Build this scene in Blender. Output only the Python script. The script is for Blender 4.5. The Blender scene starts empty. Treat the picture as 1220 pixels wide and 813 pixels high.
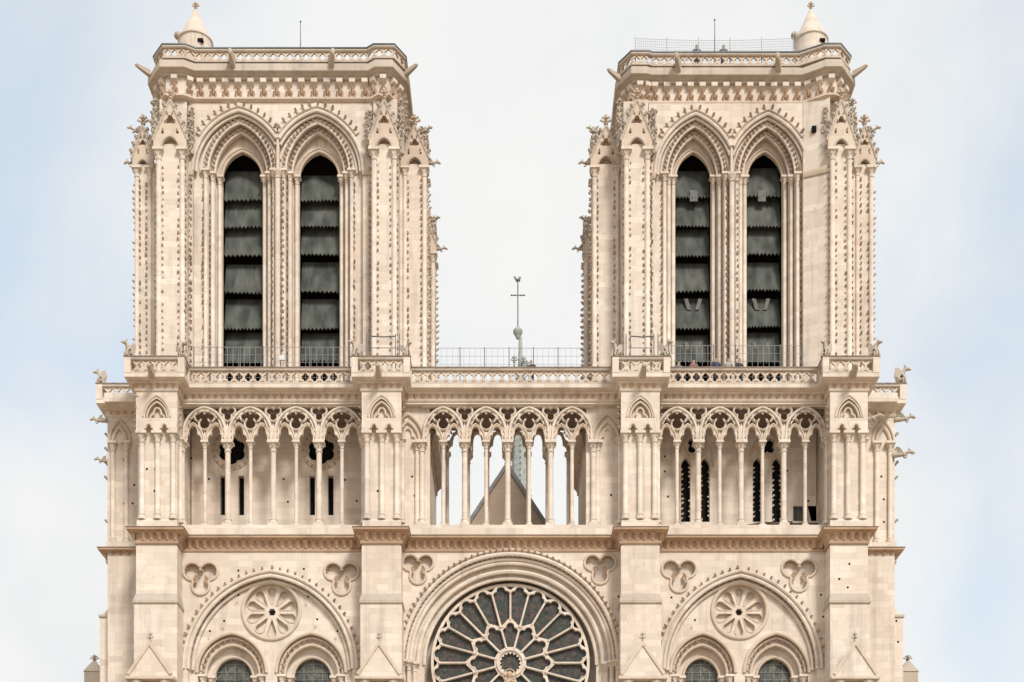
import bpy, bmesh, math, random
from mathutils import Vector, Matrix
from mathutils.geometry import tessellate_polygon
random.seed(7)
PI = math.pi
R = math.radians
scene = bpy.context.scene
COL = scene.collection

# ------------------------------------------------------------------ camera, sky, sun, exposure
D, HC, FPX, HOR = 75.0, 1.7, 1650.0, 1250.0        # distance to the front, eye height, focal length and horizon row of the photograph
cam = bpy.data.cameras.new('camera')
cam.sensor_fit = 'HORIZONTAL'; cam.sensor_width = 36.0
cam.lens = 36.0 * FPX / 1220.0
cam.shift_y = (HOR - 406.5) / 1220.0
cam.clip_end = 6000.0
camo = bpy.data.objects.new('camera', cam); COL.objects.link(camo)
camo.location = (0, -D, HC); camo.rotation_euler = (R(90), 0, 0)
scene.camera = camo

SUN_EL, SUN_AZ = 43.0, 25.0                        # height of the sun and its angle to the right of the camera's back
world = bpy.data.worlds.new('World'); scene.world = world; world.use_nodes = True
nt = world.node_tree; nt.nodes.clear()
def wn(t, **kw):
    n = nt.nodes.new(t)
    for k, v in kw.items(): setattr(n, k, v)
    return n
wo = wn('ShaderNodeOutputWorld'); wb = wn('ShaderNodeBackground'); wb.inputs['Strength'].default_value = 0.1
sky = wn('ShaderNodeTexSky', sky_type='NISHITA', sun_disc=False)
sky.sun_elevation = R(SUN_EL); sky.sun_rotation = R(180.0 - SUN_AZ)
sky.air_density = 1.0; sky.dust_density = 2.5; sky.ozone_density = 1.0
tc = wn('ShaderNodeTexCoord')
mp = wn('ShaderNodeMapping'); mp.inputs['Scale'].default_value = (1.0, 1.0, 0.8); mp.inputs['Location'].default_value = (-0.273, 2.188, 3.788)
n1 = wn('ShaderNodeTexNoise'); n1.inputs['Scale'].default_value = 3.0; n1.inputs['Detail'].default_value = 6.0; n1.inputs['Roughness'].default_value = 0.5; n1.inputs['Distortion'].default_value = 0.3
ramp = wn('ShaderNodeMapRange'); ramp.interpolation_type = 'SMOOTHERSTEP'
ramp.inputs['From Min'].default_value = 0.22; ramp.inputs['From Max'].default_value = 0.56
ramp.inputs['To Min'].default_value = 0.0; ramp.inputs['To Max'].default_value = 1.0
haz = wn('ShaderNodeMix', data_type='RGBA'); haz.inputs['Factor'].default_value = 0.72           # thin veil over the blue
haz.inputs['B'].default_value = (3.12, 3.48, 3.74, 1)
mix = wn('ShaderNodeMix', data_type='RGBA'); mix.inputs['B'].default_value = (3.7, 3.75, 3.7, 1)
n2 = wn('ShaderNodeTexNoise'); n2.inputs['Scale'].default_value = 4.5; n2.inputs['Detail'].default_value = 7.0; n2.inputs['Roughness'].default_value = 0.55
cr2 = wn('ShaderNodeMix', data_type='RGBA'); cr2.inputs['A'].default_value = (3.50, 3.58, 3.62, 1); cr2.inputs['B'].default_value = (3.88, 3.90, 3.83, 1)
rr2 = wn('ShaderNodeMapRange'); rr2.interpolation_type = 'SMOOTHSTEP'; rr2.inputs['From Min'].default_value = 0.30; rr2.inputs['From Max'].default_value = 0.58
nt.links.new(tc.outputs['Generated'], n2.inputs['Vector']); nt.links.new(n2.outputs['Fac'], rr2.inputs['Value']); nt.links.new(rr2.outputs['Result'], cr2.inputs['Factor']); nt.links.new(cr2.outputs['Result'], mix.inputs['B'])
nt.links.new(tc.outputs['Generated'], mp.inputs['Vector']); nt.links.new(mp.outputs['Vector'], n1.inputs['Vector'])
nt.links.new(n1.outputs['Fac'], ramp.inputs['Value'])
nt.links.new(sky.outputs['Color'], haz.inputs['A']); nt.links.new(haz.outputs['Result'], mix.inputs['A'])
nt.links.new(ramp.outputs['Result'], mix.inputs['Factor'])
nt.links.new(mix.outputs['Result'], wb.inputs['Color']); nt.links.new(wb.outputs['Background'], wo.inputs['Surface'])

sun = bpy.data.lights.new('sun', 'SUN'); sun.energy = 1.5; sun.angle = R(13); sun.color = (1.0, 0.965, 0.91)
suno = bpy.data.objects.new('sun', sun); COL.objects.link(suno)
sd = Vector((math.sin(R(SUN_AZ)) * math.cos(R(SUN_EL)), -math.cos(R(SUN_AZ)) * math.cos(R(SUN_EL)), math.sin(R(SUN_EL))))
suno.rotation_euler = sd.to_track_quat('Z', 'Y').to_euler(); suno.location = (20, -60, 90)

scene.view_settings.view_transform = 'Standard'; scene.view_settings.look = 'None'
scene.view_settings.gamma = 1.0; scene.view_settings.use_curve_mapping = False
scene.view_settings.exposure = 1.25
scene.render.engine = 'CYCLES'
scene.cycles.max_bounces = 6; scene.cycles.diffuse_bounces = 4

# ------------------------------------------------------------------ materials
def mat_new(name):
    m = bpy.data.materials.new(name); m.use_nodes = True
    t = m.node_tree; b = t.nodes['Principled BSDF']
    return m, t, b
def stone_mat(name, c1, c2, grime=(0.30, 0.26, 0.225), grime_amt=0.68, lichen=0.45, joints=True, bump=0.25):
    m, t, b = mat_new(name)
    def n(ty, **kw):
        x = t.nodes.new(ty)
        for k, v in kw.items(): setattr(x, k, v)
        return x
    L = t.links.new
    geo = n('ShaderNodeNewGeometry'); sep = n('ShaderNodeSeparateXYZ'); L(geo.outputs['Position'], sep.inputs[0])
    add = n('ShaderNodeMath', operation='ADD'); L(sep.outputs['X'], add.inputs[0]); L(sep.outputs['Y'], add.inputs[1])
    cmb = n('ShaderNodeCombineXYZ'); L(add.outputs[0], cmb.inputs['X']); L(sep.outputs['Z'], cmb.inputs['Y'])
    br = n('ShaderNodeTexBrick'); br.offset = 0.5; L(cmb.outputs[0], br.inputs['Vector'])
    br.inputs['Scale'].default_value = 1.0; br.inputs['Brick Width'].default_value = 0.78; br.inputs['Row Height'].default_value = 0.335; br.squash = 0.8; br.squash_frequency = 3
    br.inputs['Mortar Size'].default_value = 0.011 if joints else 0.0; br.inputs['Mortar Smooth'].default_value = 0.3; br.inputs['Bias'].default_value = 0.0
    br.inputs['Color1'].default_value = (*c1, 1); br.inputs['Color2'].default_value = (*c2, 1)
    br.inputs['Mortar'].default_value = (c1[0] * 0.86, c1[1] * 0.83, c1[2] * 0.80, 1)
    cell = n('ShaderNodeTexWhiteNoise', noise_dimensions='2D')
    q1 = n('ShaderNodeVectorMath', operation='MULTIPLY'); q1.inputs[1].default_value = (1 / 1.3, 1 / 0.335, 0); L(cmb.outputs[0], q1.inputs[0])
    q2 = n('ShaderNodeVectorMath', operation='FLOOR'); L(q1.outputs[0], q2.inputs[0]); L(q2.outputs[0], cell.inputs['Vector'])
    cr_ = n('ShaderNodeMapRange'); L(cell.outputs['Value'], cr_.inputs['Value']); cr_.inputs['To Min'].default_value = 0.0; cr_.inputs['To Max'].default_value = 0.75 if joints else 0.25
    blk = n('ShaderNodeMix', data_type='RGBA', blend_type='MULTIPLY'); L(cr_.outputs[0], blk.inputs['Factor']); L(br.outputs['Color'], blk.inputs['A']); blk.inputs['B'].default_value = (0.90, 0.905, 0.925, 1)
    big = n('ShaderNodeTexNoise'); big.inputs['Scale'].default_value = 0.22; big.inputs['Detail'].default_value = 5.0; L(geo.outputs['Position'], big.inputs['Vector'])
    bigr = n('ShaderNodeMapRange'); L(big.outputs['Fac'], bigr.inputs['Value']); bigr.inputs['From Min'].default_value = 0.35; bigr.inputs['From Max'].default_value = 0.68
    tint = n('ShaderNodeMix', data_type='RGBA', blend_type='MULTIPLY'); L(bigr.outputs[0], tint.inputs['Factor'])
    L(blk.outputs['Result'], tint.inputs['A']); tint.inputs['B'].default_value = (0.91, 0.865, 0.845, 1)
    # rain streaks: noise stretched along the height
    mp_ = n('ShaderNodeMapping'); mp_.inputs['Scale'].default_value = (1.6, 1.6, 0.16); L(geo.outputs['Position'], mp_.inputs['Vector'])
    st = n('ShaderNodeTexNoise'); st.inputs['Scale'].default_value = 1.0; st.inputs['Detail'].default_value = 7.0; st.inputs['Roughness'].default_value = 0.62; L(mp_.outputs[0], st.inputs['Vector'])
    stg = n('ShaderNodeMapRange'); L(st.outputs['Fac'], stg.inputs['Value']); stg.inputs['From Min'].default_value = 0.52; stg.inputs['From Max'].default_value = 0.80; stg.inputs['To Max'].default_value = grime_amt
    g1 = n('ShaderNodeMix', data_type='RGBA'); L(stg.outputs[0], g1.inputs['Factor']); L(tint.outputs['Result'], g1.inputs['A']); g1.inputs['B'].default_value = (*grime, 1)
    # blotches
    bl = n('ShaderNodeTexNoise'); bl.inputs['Scale'].default_value = 2.3; bl.inputs['Detail'].default_value = 8.0; bl.inputs['Roughness'].default_value = 0.7; L(geo.outputs['Position'], bl.inputs['Vector'])
    blr = n('ShaderNodeMapRange'); L(bl.outputs['Fac'], blr.inputs['Value']); blr.inputs['From Min'].default_value = 0.56; blr.inputs['From Max'].default_value = 0.78; blr.inputs['To Max'].default_value = grime_amt * 0.7
    g2 = n('ShaderNodeMix', data_type='RGBA'); L(blr.outputs[0], g2.inputs['Factor']); L(g1.outputs['Result'], g2.inputs['A']); g2.inputs['B'].default_value = (*grime, 1)
    # lichen on what faces the sky
    sn = n('ShaderNodeSeparateXYZ'); L(geo.outputs['Normal'], sn.inputs[0])
    up = n('ShaderNodeMapRange'); L(sn.outputs['Z'], up.inputs['Value']); up.inputs['From Min'].default_value = 0.25; up.inputs['From Max'].default_value = 0.8; up.inputs['To Max'].default_value = lichen
    mu = n('ShaderNodeMath', operation='MULTIPLY'); L(up.outputs[0], mu.inputs[0]); L(bl.outputs['Fac'], mu.inputs[1]); 
    mu2 = n('ShaderNodeMath', operation='MULTIPLY'); mu2.inputs[1].default_value = 1.7; L(mu.outputs[0], mu2.inputs[0])
    g3 = n('ShaderNodeMix', data_type='RGBA'); L(mu2.outputs[0], g3.inputs['Factor']); L(g2.outputs['Result'], g3.inputs['A']); g3.inputs['B'].default_value = (0.24, 0.22, 0.19, 1)
    L(g3.outputs['Result'], b.inputs['Base Color'])
    b.inputs['Roughness'].default_value = 0.92; b.inputs['Specular IOR Level'].default_value = 0.15
    fn = n('ShaderNodeTexNoise'); fn.inputs['Scale'].default_value = 9.0; fn.inputs['Detail'].default_value = 6.0; L(geo.outputs['Position'], fn.inputs['Vector'])
    jf = n('ShaderNodeMath', operation='MULTIPLY'); jf.inputs[1].default_value = 0.35; L(br.outputs['Fac'], jf.inputs[0])
    sub = n('ShaderNodeMath', operation='SUBTRACT'); L(fn.outputs['Fac'], sub.inputs[0]); L(jf.outputs[0], sub.inputs[1])
    bp = n('ShaderNodeBump'); bp.inputs['Strength'].default_value = bump; bp.inputs['Distance'].default_value = 0.04; L(sub.outputs[0], bp.inputs['Height']); L(bp.outputs[0], b.inputs['Normal'])
    return m
def plain_mat(name, c1, c2=None, rough=0.6, metal=0.0, scale=4.0, stretch=1.0, spec=0.5):
    m, t, b = mat_new(name)
    c2 = c2 or tuple(x * 0.75 for x in c1)
    geo = t.nodes.new('ShaderNodeNewGeometry'); mp_ = t.nodes.new('ShaderNodeMapping'); mp_.inputs['Scale'].default_value = (1, 1, stretch)
    no = t.nodes.new('ShaderNodeTexNoise'); no.inputs['Scale'].default_value = scale; no.inputs['Detail'].default_value = 6
    rg = t.nodes.new('ShaderNodeMapRange'); rg.inputs['From Min'].default_value = 0.35; rg.inputs['From Max'].default_value = 0.68
    mx = t.nodes.new('ShaderNodeMix'); mx.data_type = 'RGBA'; mx.inputs['A'].default_value = (*c1, 1); mx.inputs['B'].default_value = (*c2, 1)
    L = t.links.new
    L(geo.outputs['Position'], mp_.inputs[0]); L(mp_.outputs[0], no.inputs['Vector']); L(no.outputs['Fac'], rg.inputs['Value']); L(rg.outputs[0], mx.inputs['Factor'])
    L(mx.outputs['Result'], b.inputs['Base Color'])
    b.inputs['Roughness'].default_value = rough; b.inputs['Metallic'].default_value = metal; b.inputs['Specular IOR Level'].default_value = spec
    return m
M = {}
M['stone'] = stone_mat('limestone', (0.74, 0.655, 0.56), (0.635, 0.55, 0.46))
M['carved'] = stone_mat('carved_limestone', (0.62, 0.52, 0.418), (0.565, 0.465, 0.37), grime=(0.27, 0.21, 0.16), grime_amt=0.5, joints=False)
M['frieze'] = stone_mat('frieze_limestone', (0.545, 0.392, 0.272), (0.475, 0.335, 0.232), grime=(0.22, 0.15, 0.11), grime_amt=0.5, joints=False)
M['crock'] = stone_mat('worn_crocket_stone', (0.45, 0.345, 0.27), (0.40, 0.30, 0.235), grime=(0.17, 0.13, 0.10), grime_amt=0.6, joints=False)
M['soot_and_shade'] = plain_mat('soot_edge_and_painted_shade', (0.17, 0.13, 0.10), (0.26, 0.20, 0.16), 0.9)  # dirt on lip and rail caps; painted shade on the gallery ceiling
M['grey'] = stone_mat('weathered_limestone', (0.50, 0.435, 0.36), (0.46, 0.40, 0.33), grime=(0.20, 0.18, 0.155), grime_amt=0.6, joints=False)
M['gable'] = stone_mat('brown_gable_stone', (0.47, 0.375, 0.29), (0.44, 0.35, 0.27), grime_amt=0.3)
M['lead'] = plain_mat('lead_capping', (0.055, 0.07, 0.075), (0.10, 0.12, 0.12), 0.55, 0.2)
M['roof'] = plain_mat('lead_roof', (0.16, 0.16, 0.16), (0.22, 0.22, 0.22), 0.6)
M['louvre'] = plain_mat('slate_louvre', (0.034, 0.039, 0.033), (0.105, 0.110, 0.094), 0.8, 0.0, 2.0, 0.22, 0.3)
M['timber'] = plain_mat('pale_timber', (0.15, 0.15, 0.135), (0.10, 0.10, 0.09), 0.8)
def glass_mat(name, cols, scale, rough, lead):
    m, t, b = mat_new(name); L = t.links.new
    geo = t.nodes.new('ShaderNodeNewGeometry'); vo = t.nodes.new('ShaderNodeTexVoronoi'); vo.inputs['Scale'].default_value = scale; vo.inputs['Randomness'].default_value = .75
    ve = t.nodes.new('ShaderNodeTexVoronoi'); ve.feature = 'DISTANCE_TO_EDGE'; ve.inputs['Scale'].default_value = scale; ve.inputs['Randomness'].default_value = .75
    L(geo.outputs['Position'], vo.inputs['Vector']); L(geo.outputs['Position'], ve.inputs['Vector'])
    sc_ = t.nodes.new('ShaderNodeSeparateColor'); L(vo.outputs['Color'], sc_.inputs[0])
    rp = t.nodes.new('ShaderNodeValToRGB'); el = rp.color_ramp.elements; rp.color_ramp.interpolation = 'CONSTANT'
    el[0].position = 0; el[0].color = (*cols[0], 1); el[1].position = 1 / len(cols); el[1].color = (*cols[1], 1)
    for i in range(2, len(cols)): e = el.new(i / len(cols)); e.color = (*cols[i], 1)
    L(sc_.outputs[0], rp.inputs['Fac'])
    le = t.nodes.new('ShaderNodeMapRange'); le.inputs['From Max'].default_value = lead; L(ve.outputs['Distance'], le.inputs['Value'])
    mx = t.nodes.new('ShaderNodeMix'); mx.data_type = 'RGBA'; mx.inputs['A'].default_value = (.012, .012, .012, 1); L(le.outputs[0], mx.inputs['Factor']); L(rp.outputs['Color'], mx.inputs['B'])
    L(mx.outputs['Result'], b.inputs['Base Color']); b.inputs['Roughness'].default_value = rough; b.inputs['Specular IOR Level'].default_value = .3
    bp = t.nodes.new('ShaderNodeBump'); bp.inputs['Strength'].default_value = .35; bp.inputs['Distance'].default_value = .03; L(sc_.outputs[1], bp.inputs['Height']); L(bp.outputs[0], b.inputs['Normal'])
    return m
M['glass'] = glass_mat('leaded_glass', [(.040, .045, .036), (.070, .054, .045), (.034, .046, .038), (.062, .064, .052), (.085, .058, .05), (.046, .042, .038)], 5.0, .4, .05)
M['glasspane'] = glass_mat('greenish_glass', [(.075, .085, .07), (.11, .11, .09), (.06, .065, .055), (.14, .13, .10)], 3.2, .35, .04)
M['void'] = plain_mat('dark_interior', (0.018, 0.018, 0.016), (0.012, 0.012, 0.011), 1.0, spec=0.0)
M['iron'] = plain_mat('grey_iron', (0.20, 0.20, 0.20), (0.12, 0.12, 0.115), 0.6, 0.3)
M['verdigris'] = plain_mat('verdigris_copper', (0.36, 0.38, 0.345), (0.22, 0.25, 0.24), 0.75)
M['net'] = plain_mat('pale_wire', (0.45, 0.46, 0.47), (0.36, 0.37, 0.38), 0.6, 0.2)
M['weather'] = stone_mat('weathered_slab_stone', (0.56, 0.49, 0.415), (0.50, 0.435, 0.365), grime=(0.24, 0.205, 0.175), grime_amt=0.75, joints=False)
M['plaza'] = stone_mat('plaza_paving', (0.46, 0.37, 0.265), (0.42, 0.335, 0.24), lichen=0.0)

# ------------------------------------------------------------------ mesh builder
def S(Y): return (D + Y) / FPX
def X(px, Y): return (px - 610.0) * S(Y)
def Z(py, Y): return HC + (HOR - py) * S(Y)

class MB:
    def __init__(s): s.v = []; s.f = []
    def add(s, vs, fs):
        o = len(s.v); s.v.extend(vs); s.f.extend([tuple(i + o for i in f) for f in fs]); return s
    def inst(s, other, mtx):
        return s.add([tuple(mtx @ Vector(p)) for p in other.v], other.f)
    def box(s, x0, x1, y0, y1, z0, z1):
        v = [(x0, y0, z0), (x1, y0, z0), (x1, y1, z0), (x0, y1, z0), (x0, y0, z1), (x1, y0, z1), (x1, y1, z1), (x0, y1, z1)]
        return s.add(v, [(0, 1, 5, 4), (1, 2, 6, 5), (2, 3, 7, 6), (3, 0, 4, 7), (4, 5, 6, 7), (3, 2, 1, 0)])
    def frustum(s, a, b):      # a, b: (x0,x1,y0,y1,z)
        v = [(a[0], a[2], a[4]), (a[1], a[2], a[4]), (a[1], a[3], a[4]), (a[0], a[3], a[4]), (b[0], b[2], b[4]), (b[1], b[2], b[4]), (b[1], b[3], b[4]), (b[0], b[3], b[4])]
        return s.add(v, [(0, 1, 5, 4), (1, 2, 6, 5), (2, 3, 7, 6), (3, 0, 4, 7), (4, 5, 6, 7), (3, 2, 1, 0)])
    def plate(s, outer, holes, y0, y1):     # outlines in (x, z), front at y0
        loops = [outer] + list(holes)
        jr = random.Random(len(holes) * 31 + len(outer))
        tri = tessellate_polygon([[Vector((p[0] + jr.uniform(-.002, .002), p[1] + jr.uniform(-.002, .002), 0)) for p in l] for l in loops])      # a hair of jitter keeps aligned holes from degenerate bridges
        flat = [p for l in loops for p in l]; n = len(flat)
        v = [(p[0], y0, p[1]) for p in flat] + [(p[0], y1, p[1]) for p in flat]
        f = [tuple(t) for t in tri] + [tuple(i + n for i in reversed(t)) for t in tri]
        o = 0
        for l in loops:
            k = len(l)
            for i in range(k):
                a, b = o + i, o + (i + 1) % k
                f.append((a, b, b + n, a + n))
            o += k
        return s.add(v, f)
    def prism(s, outer, z0, z1):            # outline in plan (x, y)
        tri = tessellate_polygon([[Vector((p[0], p[1], 0)) for p in outer]])
        n = len(outer)
        v = [(p[0], p[1], z0) for p in outer] + [(p[0], p[1], z1) for p in outer]
        f = [tuple(t) for t in tri] + [tuple(i + n for i in reversed(t)) for t in tri]
        f += [(i, (i + 1) % n, (i + 1) % n + n, i + n) for i in range(n)]
        return s.add(v, f)
    def sweep(s, path, prof, plane='xz', closed=False):
        n = len(path); k = len(prof); base = offs(path, plane, closed); v = []
        for (p, nm) in base:
            for (a, w) in prof:
                q = (p[0] + nm[0] * a, p[1] + nm[1] * a)
                v.append((q[0], w, q[1]) if plane == 'xz' else (q[0], q[1], w))
        f = []
        for i in range(n if closed else n - 1):
            j = (i + 1) % n
            for m in range(k):
                f.append((i * k + m, i * k + (m + 1) % k, j * k + (m + 1) % k, j * k + m))
        if not closed:
            f.append(tuple(range(k))); f.append(tuple((n - 1) * k + m for m in reversed(range(k))))
        return s.add(v, f)
    def lathe(s, x, y, z, prof, n=10, rot=0.0):
        v = []; f = []
        for (r, h) in prof:
            for i in range(n):
                a = 2 * PI * i / n + rot; v.append((x + r * math.cos(a), y + r * math.sin(a), z + h))
        for j in range(len(prof) - 1):
            for i in range(n):
                f.append((j * n + i, j * n + (i + 1) % n, (j + 1) * n + (i + 1) % n, (j + 1) * n + i))
        f.append(tuple(reversed(range(n)))); f.append(tuple((len(prof) - 1) * n + i for i in range(n)))
        return s.add(v, f)
    def tube(s, pts, rad, n=6):
        v = []; f = []; P = [Vector(p) for p in pts]
        for i, p in enumerate(P):
            t = (P[min(i + 1, len(P) - 1)] - P[max(i - 1, 0)]).normalized()
            u = t.cross(Vector((0, 0, 1)) if abs(t.z) < 0.9 else Vector((1, 0, 0))).normalized(); w = t.cross(u)
            r = rad[i] if isinstance(rad, (list, tuple)) else rad
            for k in range(n):
                a = 2 * PI * k / n; v.append(tuple(p + u * (r * math.cos(a)) + w * (r * math.sin(a))))
        for i in range(len(P) - 1):
            for k in range(n):
                f.append((i * n + k, i * n + (k + 1) % n, (i + 1) * n + (k + 1) % n, (i + 1) * n + k))
        f.append(tuple(reversed(range(n)))); f.append(tuple((len(P) - 1) * n + k for k in range(n)))
        return s.add(v, f)
    def ball(s, c, r, n=6, m=4, sx=1, sy=1, sz=1):
        v = [(c[0], c[1], c[2] - r * sz)]; f = []
        for j in range(1, m):
            b = -PI / 2 + PI * j / m
            for i in range(n):
                a = 2 * PI * i / n; v.append((c[0] + sx * r * math.cos(b) * math.cos(a), c[1] + sy * r * math.cos(b) * math.sin(a), c[2] + sz * r * math.sin(b)))
        v.append((c[0], c[1], c[2] + r * sz)); top = len(v) - 1
        for i in range(n):
            f.append((0, 1 + (i + 1) % n, 1 + i)); f.append((top, top - n + i, top - n + (i + 1) % n))
        for j in range(m - 2):
            for i in range(n):
                f.append((1 + j * n + i, 1 + j * n + (i + 1) % n, 1 + (j + 1) * n + (i + 1) % n, 1 + (j + 1) * n + i))
        return s.add(v, f)
    def mesh(s, name, mat, smooth=None):
        me = bpy.data.meshes.new(name); me.from_pydata(s.v, [], s.f); me.materials.append(mat)
        bm = bmesh.new(); bm.from_mesh(me); bmesh.ops.recalc_face_normals(bm, faces=bm.faces); bm.to_mesh(me); bm.free()
        if smooth:
            me.shade_smooth(); me.set_sharp_from_angle(angle=R(smooth))
        return me
    def build(s, name, mat, parent=None, smooth=38, kind=None, loc=None):
        if not s.v: return None
        return put(name, s.mesh(name, M[mat] if isinstance(mat, str) else mat, smooth), parent, loc, kind=kind)
def put(name, me, parent=None, loc=None, rot=None, kind=None, scale=None):
    o = bpy.data.objects.new(name, me); COL.objects.link(o); o.parent = parent
    if loc: o.location = loc
    if rot: o.rotation_euler = rot
    if scale: o.scale = scale
    if kind: o['kind'] = kind
    return o
def empty(name, loc=(0, 0, 0), parent=None):
    o = bpy.data.objects.new(name, None); COL.objects.link(o); o.location = loc; o.parent = parent; o.empty_display_size = 0.3; return o
def tag(o, label, cat, group=None):
    o['label'] = label; o['category'] = cat
    if group: o['group'] = group
    return o
def offs(path, plane, closed=False):      # points with mitred outward normals
    n = len(path); out = []
    sg = 1 if plane == 'xz' else -1
    def nrm(a, b):
        dx, dy = b[0] - a[0], b[1] - a[1]; l = math.hypot(dx, dy) or 1e-9
        return (-dy / l * sg, dx / l * sg)
    for i in range(n):
        ns = []
        if closed or i > 0: ns.append(nrm(path[i - 1], path[i]))
        if closed or i < n - 1: ns.append(nrm(path[i], path[(i + 1) % n]))
        if len(ns) == 1: nm = ns[0]
        else:
            mx, my = ns[0][0] + ns[1][0], ns[0][1] + ns[1][1]; l2 = (mx * mx + my * my) / 2.0
            l2 = max(l2, 0.35); nm = (mx / l2, my / l2)
        out.append((path[i], nm))
    return out
def offset_path(path, d, plane='xy'):
    return [(p[0] + nm[0] * d, p[1] + nm[1] * d) for p, nm in offs(path, plane)]
def arch(cx, zs, a, h, n=12):              # left springing, apex, right springing
    h = max(h, a); c = (h * h - a * a) / (2 * a); r = a + c
    th = math.atan2(h, c)
    left = [(cx + c - r * math.cos(th * i / n), zs + r * math.sin(th * i / n)) for i in range(n + 1)]
    return left + [(2 * cx - p[0], p[1]) for p in reversed(left[:-1])]
def arch_open(cx, zs, a, h, zb, n=12):
    return [(cx - a, zb)] + arch(cx, zs, a, h, n) + [(cx + a, zb)]
def circle(cx, cz, r, n=40):
    return [(cx + r * math.cos(2 * PI * i / n), cz + r * math.sin(2 * PI * i / n)) for i in range(n)]
def foil(cx, cz, r, d, lobes=3, rot=0.0, n=16, sx=1.0, sz=1.0):     # union of circles seen from its centre
    pts = []; N = lobes * n
    for i in range(N):
        th = 2 * PI * i / N; best = 0.3 * r
        for k in range(lobes):
            dl = th - (rot + 2 * PI * k / lobes); q = r * r - (d * math.sin(dl)) ** 2
            if q >= 0: best = max(best, d * math.cos(dl) + math.sqrt(q))
        pts.append((cx + sx * best * math.cos(th), cz + sz * best * math.sin(th)))
    return pts
def cusp(cx, zs, w, hs=1.0, n=18):         # trefoil arch head, from the left springing to the right one
    out = []
    cs = [(-0.55 * w, 0.0, 0.45 * w), (0.55 * w, 0.0, 0.45 * w), (0.0, 0.62 * w, 0.52 * w)]
    for i in range(n + 1):
        th = PI - PI * i / n; best = 0.3 * w
        for (a, b, r) in cs:
            d = math.hypot(a, b); dl = th - math.atan2(b, a); q = r * r - (d * math.sin(dl)) ** 2
            if q >= 0: best = max(best, d * math.cos(dl) + math.sqrt(q))
        out.append((cx + best * math.cos(th), zs + hs * best * math.sin(th)))
    return out
def along(path, step, start=0.5):          # points spaced along a 2-D path, with direction
    out = []; acc = step * (1 - start)
    for a, b in zip(path[:-1], path[1:]):
        l = math.hypot(b[0] - a[0], b[1] - a[1]); t = step - acc
        while t <= l and l > 0:
            out.append((a[0] + (b[0] - a[0]) * t / l, a[1] + (b[1] - a[1]) * t / l, (b[0] - a[0]) / l, (b[1] - a[1]) / l)); t += step
        acc = (acc + l) % step if l > 0 else acc
    return out

# small carved pieces, pointing along +X with up = +Z
CRK = MB(); CRK.add([(0, -.28, -.3), (0, .28, -.3), (0, .28, .3), (0, -.28, .3), (.75, -.2, .1), (.75, .2, .1), (.7, .34, .62), (.7, -.34, .62), (1.15, 0, .42), (.55, 0, .95)],
        [(0, 1, 5, 4), (1, 2, 6, 5), (2, 3, 7, 6), (3, 0, 4, 7), (4, 5, 8), (5, 6, 8), (7, 4, 8), (6, 9, 8), (9, 7, 8), (6, 7, 9)])
CRKB = MB(); CRKB.tube([(-.1, 0, -.2), (.35, 0, .0), (.62, 0, .38)], [.26, .17, .14], 5); CRKB.ball((.72, 0, .60), .34, 6, 4, 1, 1.1, .85); CRKB.ball((.45, .26, .35), .18, 5, 3); CRKB.ball((.45, -.26, .35), .18, 5, 3)
def crk(mb, p, d, size, up=(0, 0, 1), jit=0.12):
    d = Vector(d).normalized(); u = Vector(up); w = u.cross(d)
    if w.length < 1e-3: w = Vector((0, 1, 0)).cross(d)
    w.normalize(); u = d.cross(w)
    s = size * (1 + random.uniform(-jit, jit))
    m = Matrix(((d.x * s, w.x * s, u.x * s, p[0]), (d.y * s, w.y * s, u.y * s, p[1]), (d.z * s, w.z * s, u.z * s, p[2]), (0, 0, 0, 1)))
    mb.inst(CRKB if size >= .2 else CRK, m)
def crk_col(mb, x, y, z0, z1, d, size=0.13, step=0.36):
    z = z0 + step * random.random()
    while z < z1:
        if random.random() > .07: crk(mb, (x + random.uniform(-.015, .015), y, z + random.uniform(-.03, .03)), (d[0] + random.uniform(-.25, .25), d[1], d[2] + random.uniform(-.2, .25)), size, jit=.28)
        z += step
LEAF = MB()     # frieze leaf: unit width and height, curling out at the top, facing -Y
LEAF.add([(-.42, 0, .02), (0, -.28, 0), (.42, 0, .02), (-.5, -.05, .5), (0, -.55, .45), (.5, -.05, .5), (-.36, -.75, .98), (0, -1.0, .8), (.36, -.75, .98), (-.3, -.1, 1.0), (.3, -.1, 1.0)],
         [(0, 1, 4, 3), (1, 2, 5, 4), (3, 4, 7, 6), (4, 5, 8, 7), (6, 7, 8), (3, 6, 9), (5, 10, 8), (6, 8, 10, 9)])
def leaf(mb, p, nx, ny, w, h, dep):        # nx, ny: outward direction in plan
    m = Matrix(((-ny * w, -nx * dep, 0, p[0]), (nx * w, -ny * dep, 0, p[1]), (0, 0, h, p[2]), (0, 0, 0, 1)))
    mb.inst(LEAF, m)

def finial_mb(h=1.0):                       # fleuron: stem, two tiers of leaves and a bud
    m = MB(); m.lathe(0, 0, 0, [(.10, 0), (.07, .3), (.14, .34), (.14, .40), (.06, .46), (.055, .72), (.10, .86), (.07, 1.0), (.01, 1.08)], 8)
    for zz, l in ((.52, .30), (.74, .20)):
        for k in range(4):
            a = PI / 2 * k
            c, s_ = math.cos(a), math.sin(a)
            m.tube([(0, 0, zz), (c * l * .6, s_ * l * .6, zz + .03), (c * l, s_ * l, zz + .12), (c * l * 1.15, s_ * l * 1.15, zz + .04)], [.06, .07, .085, .03], 5)
    return m
FIN = finial_mb().mesh('finial', M['grey'], 40)
FINP = finial_mb().mesh('finial', M['carved'], 40)

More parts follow.
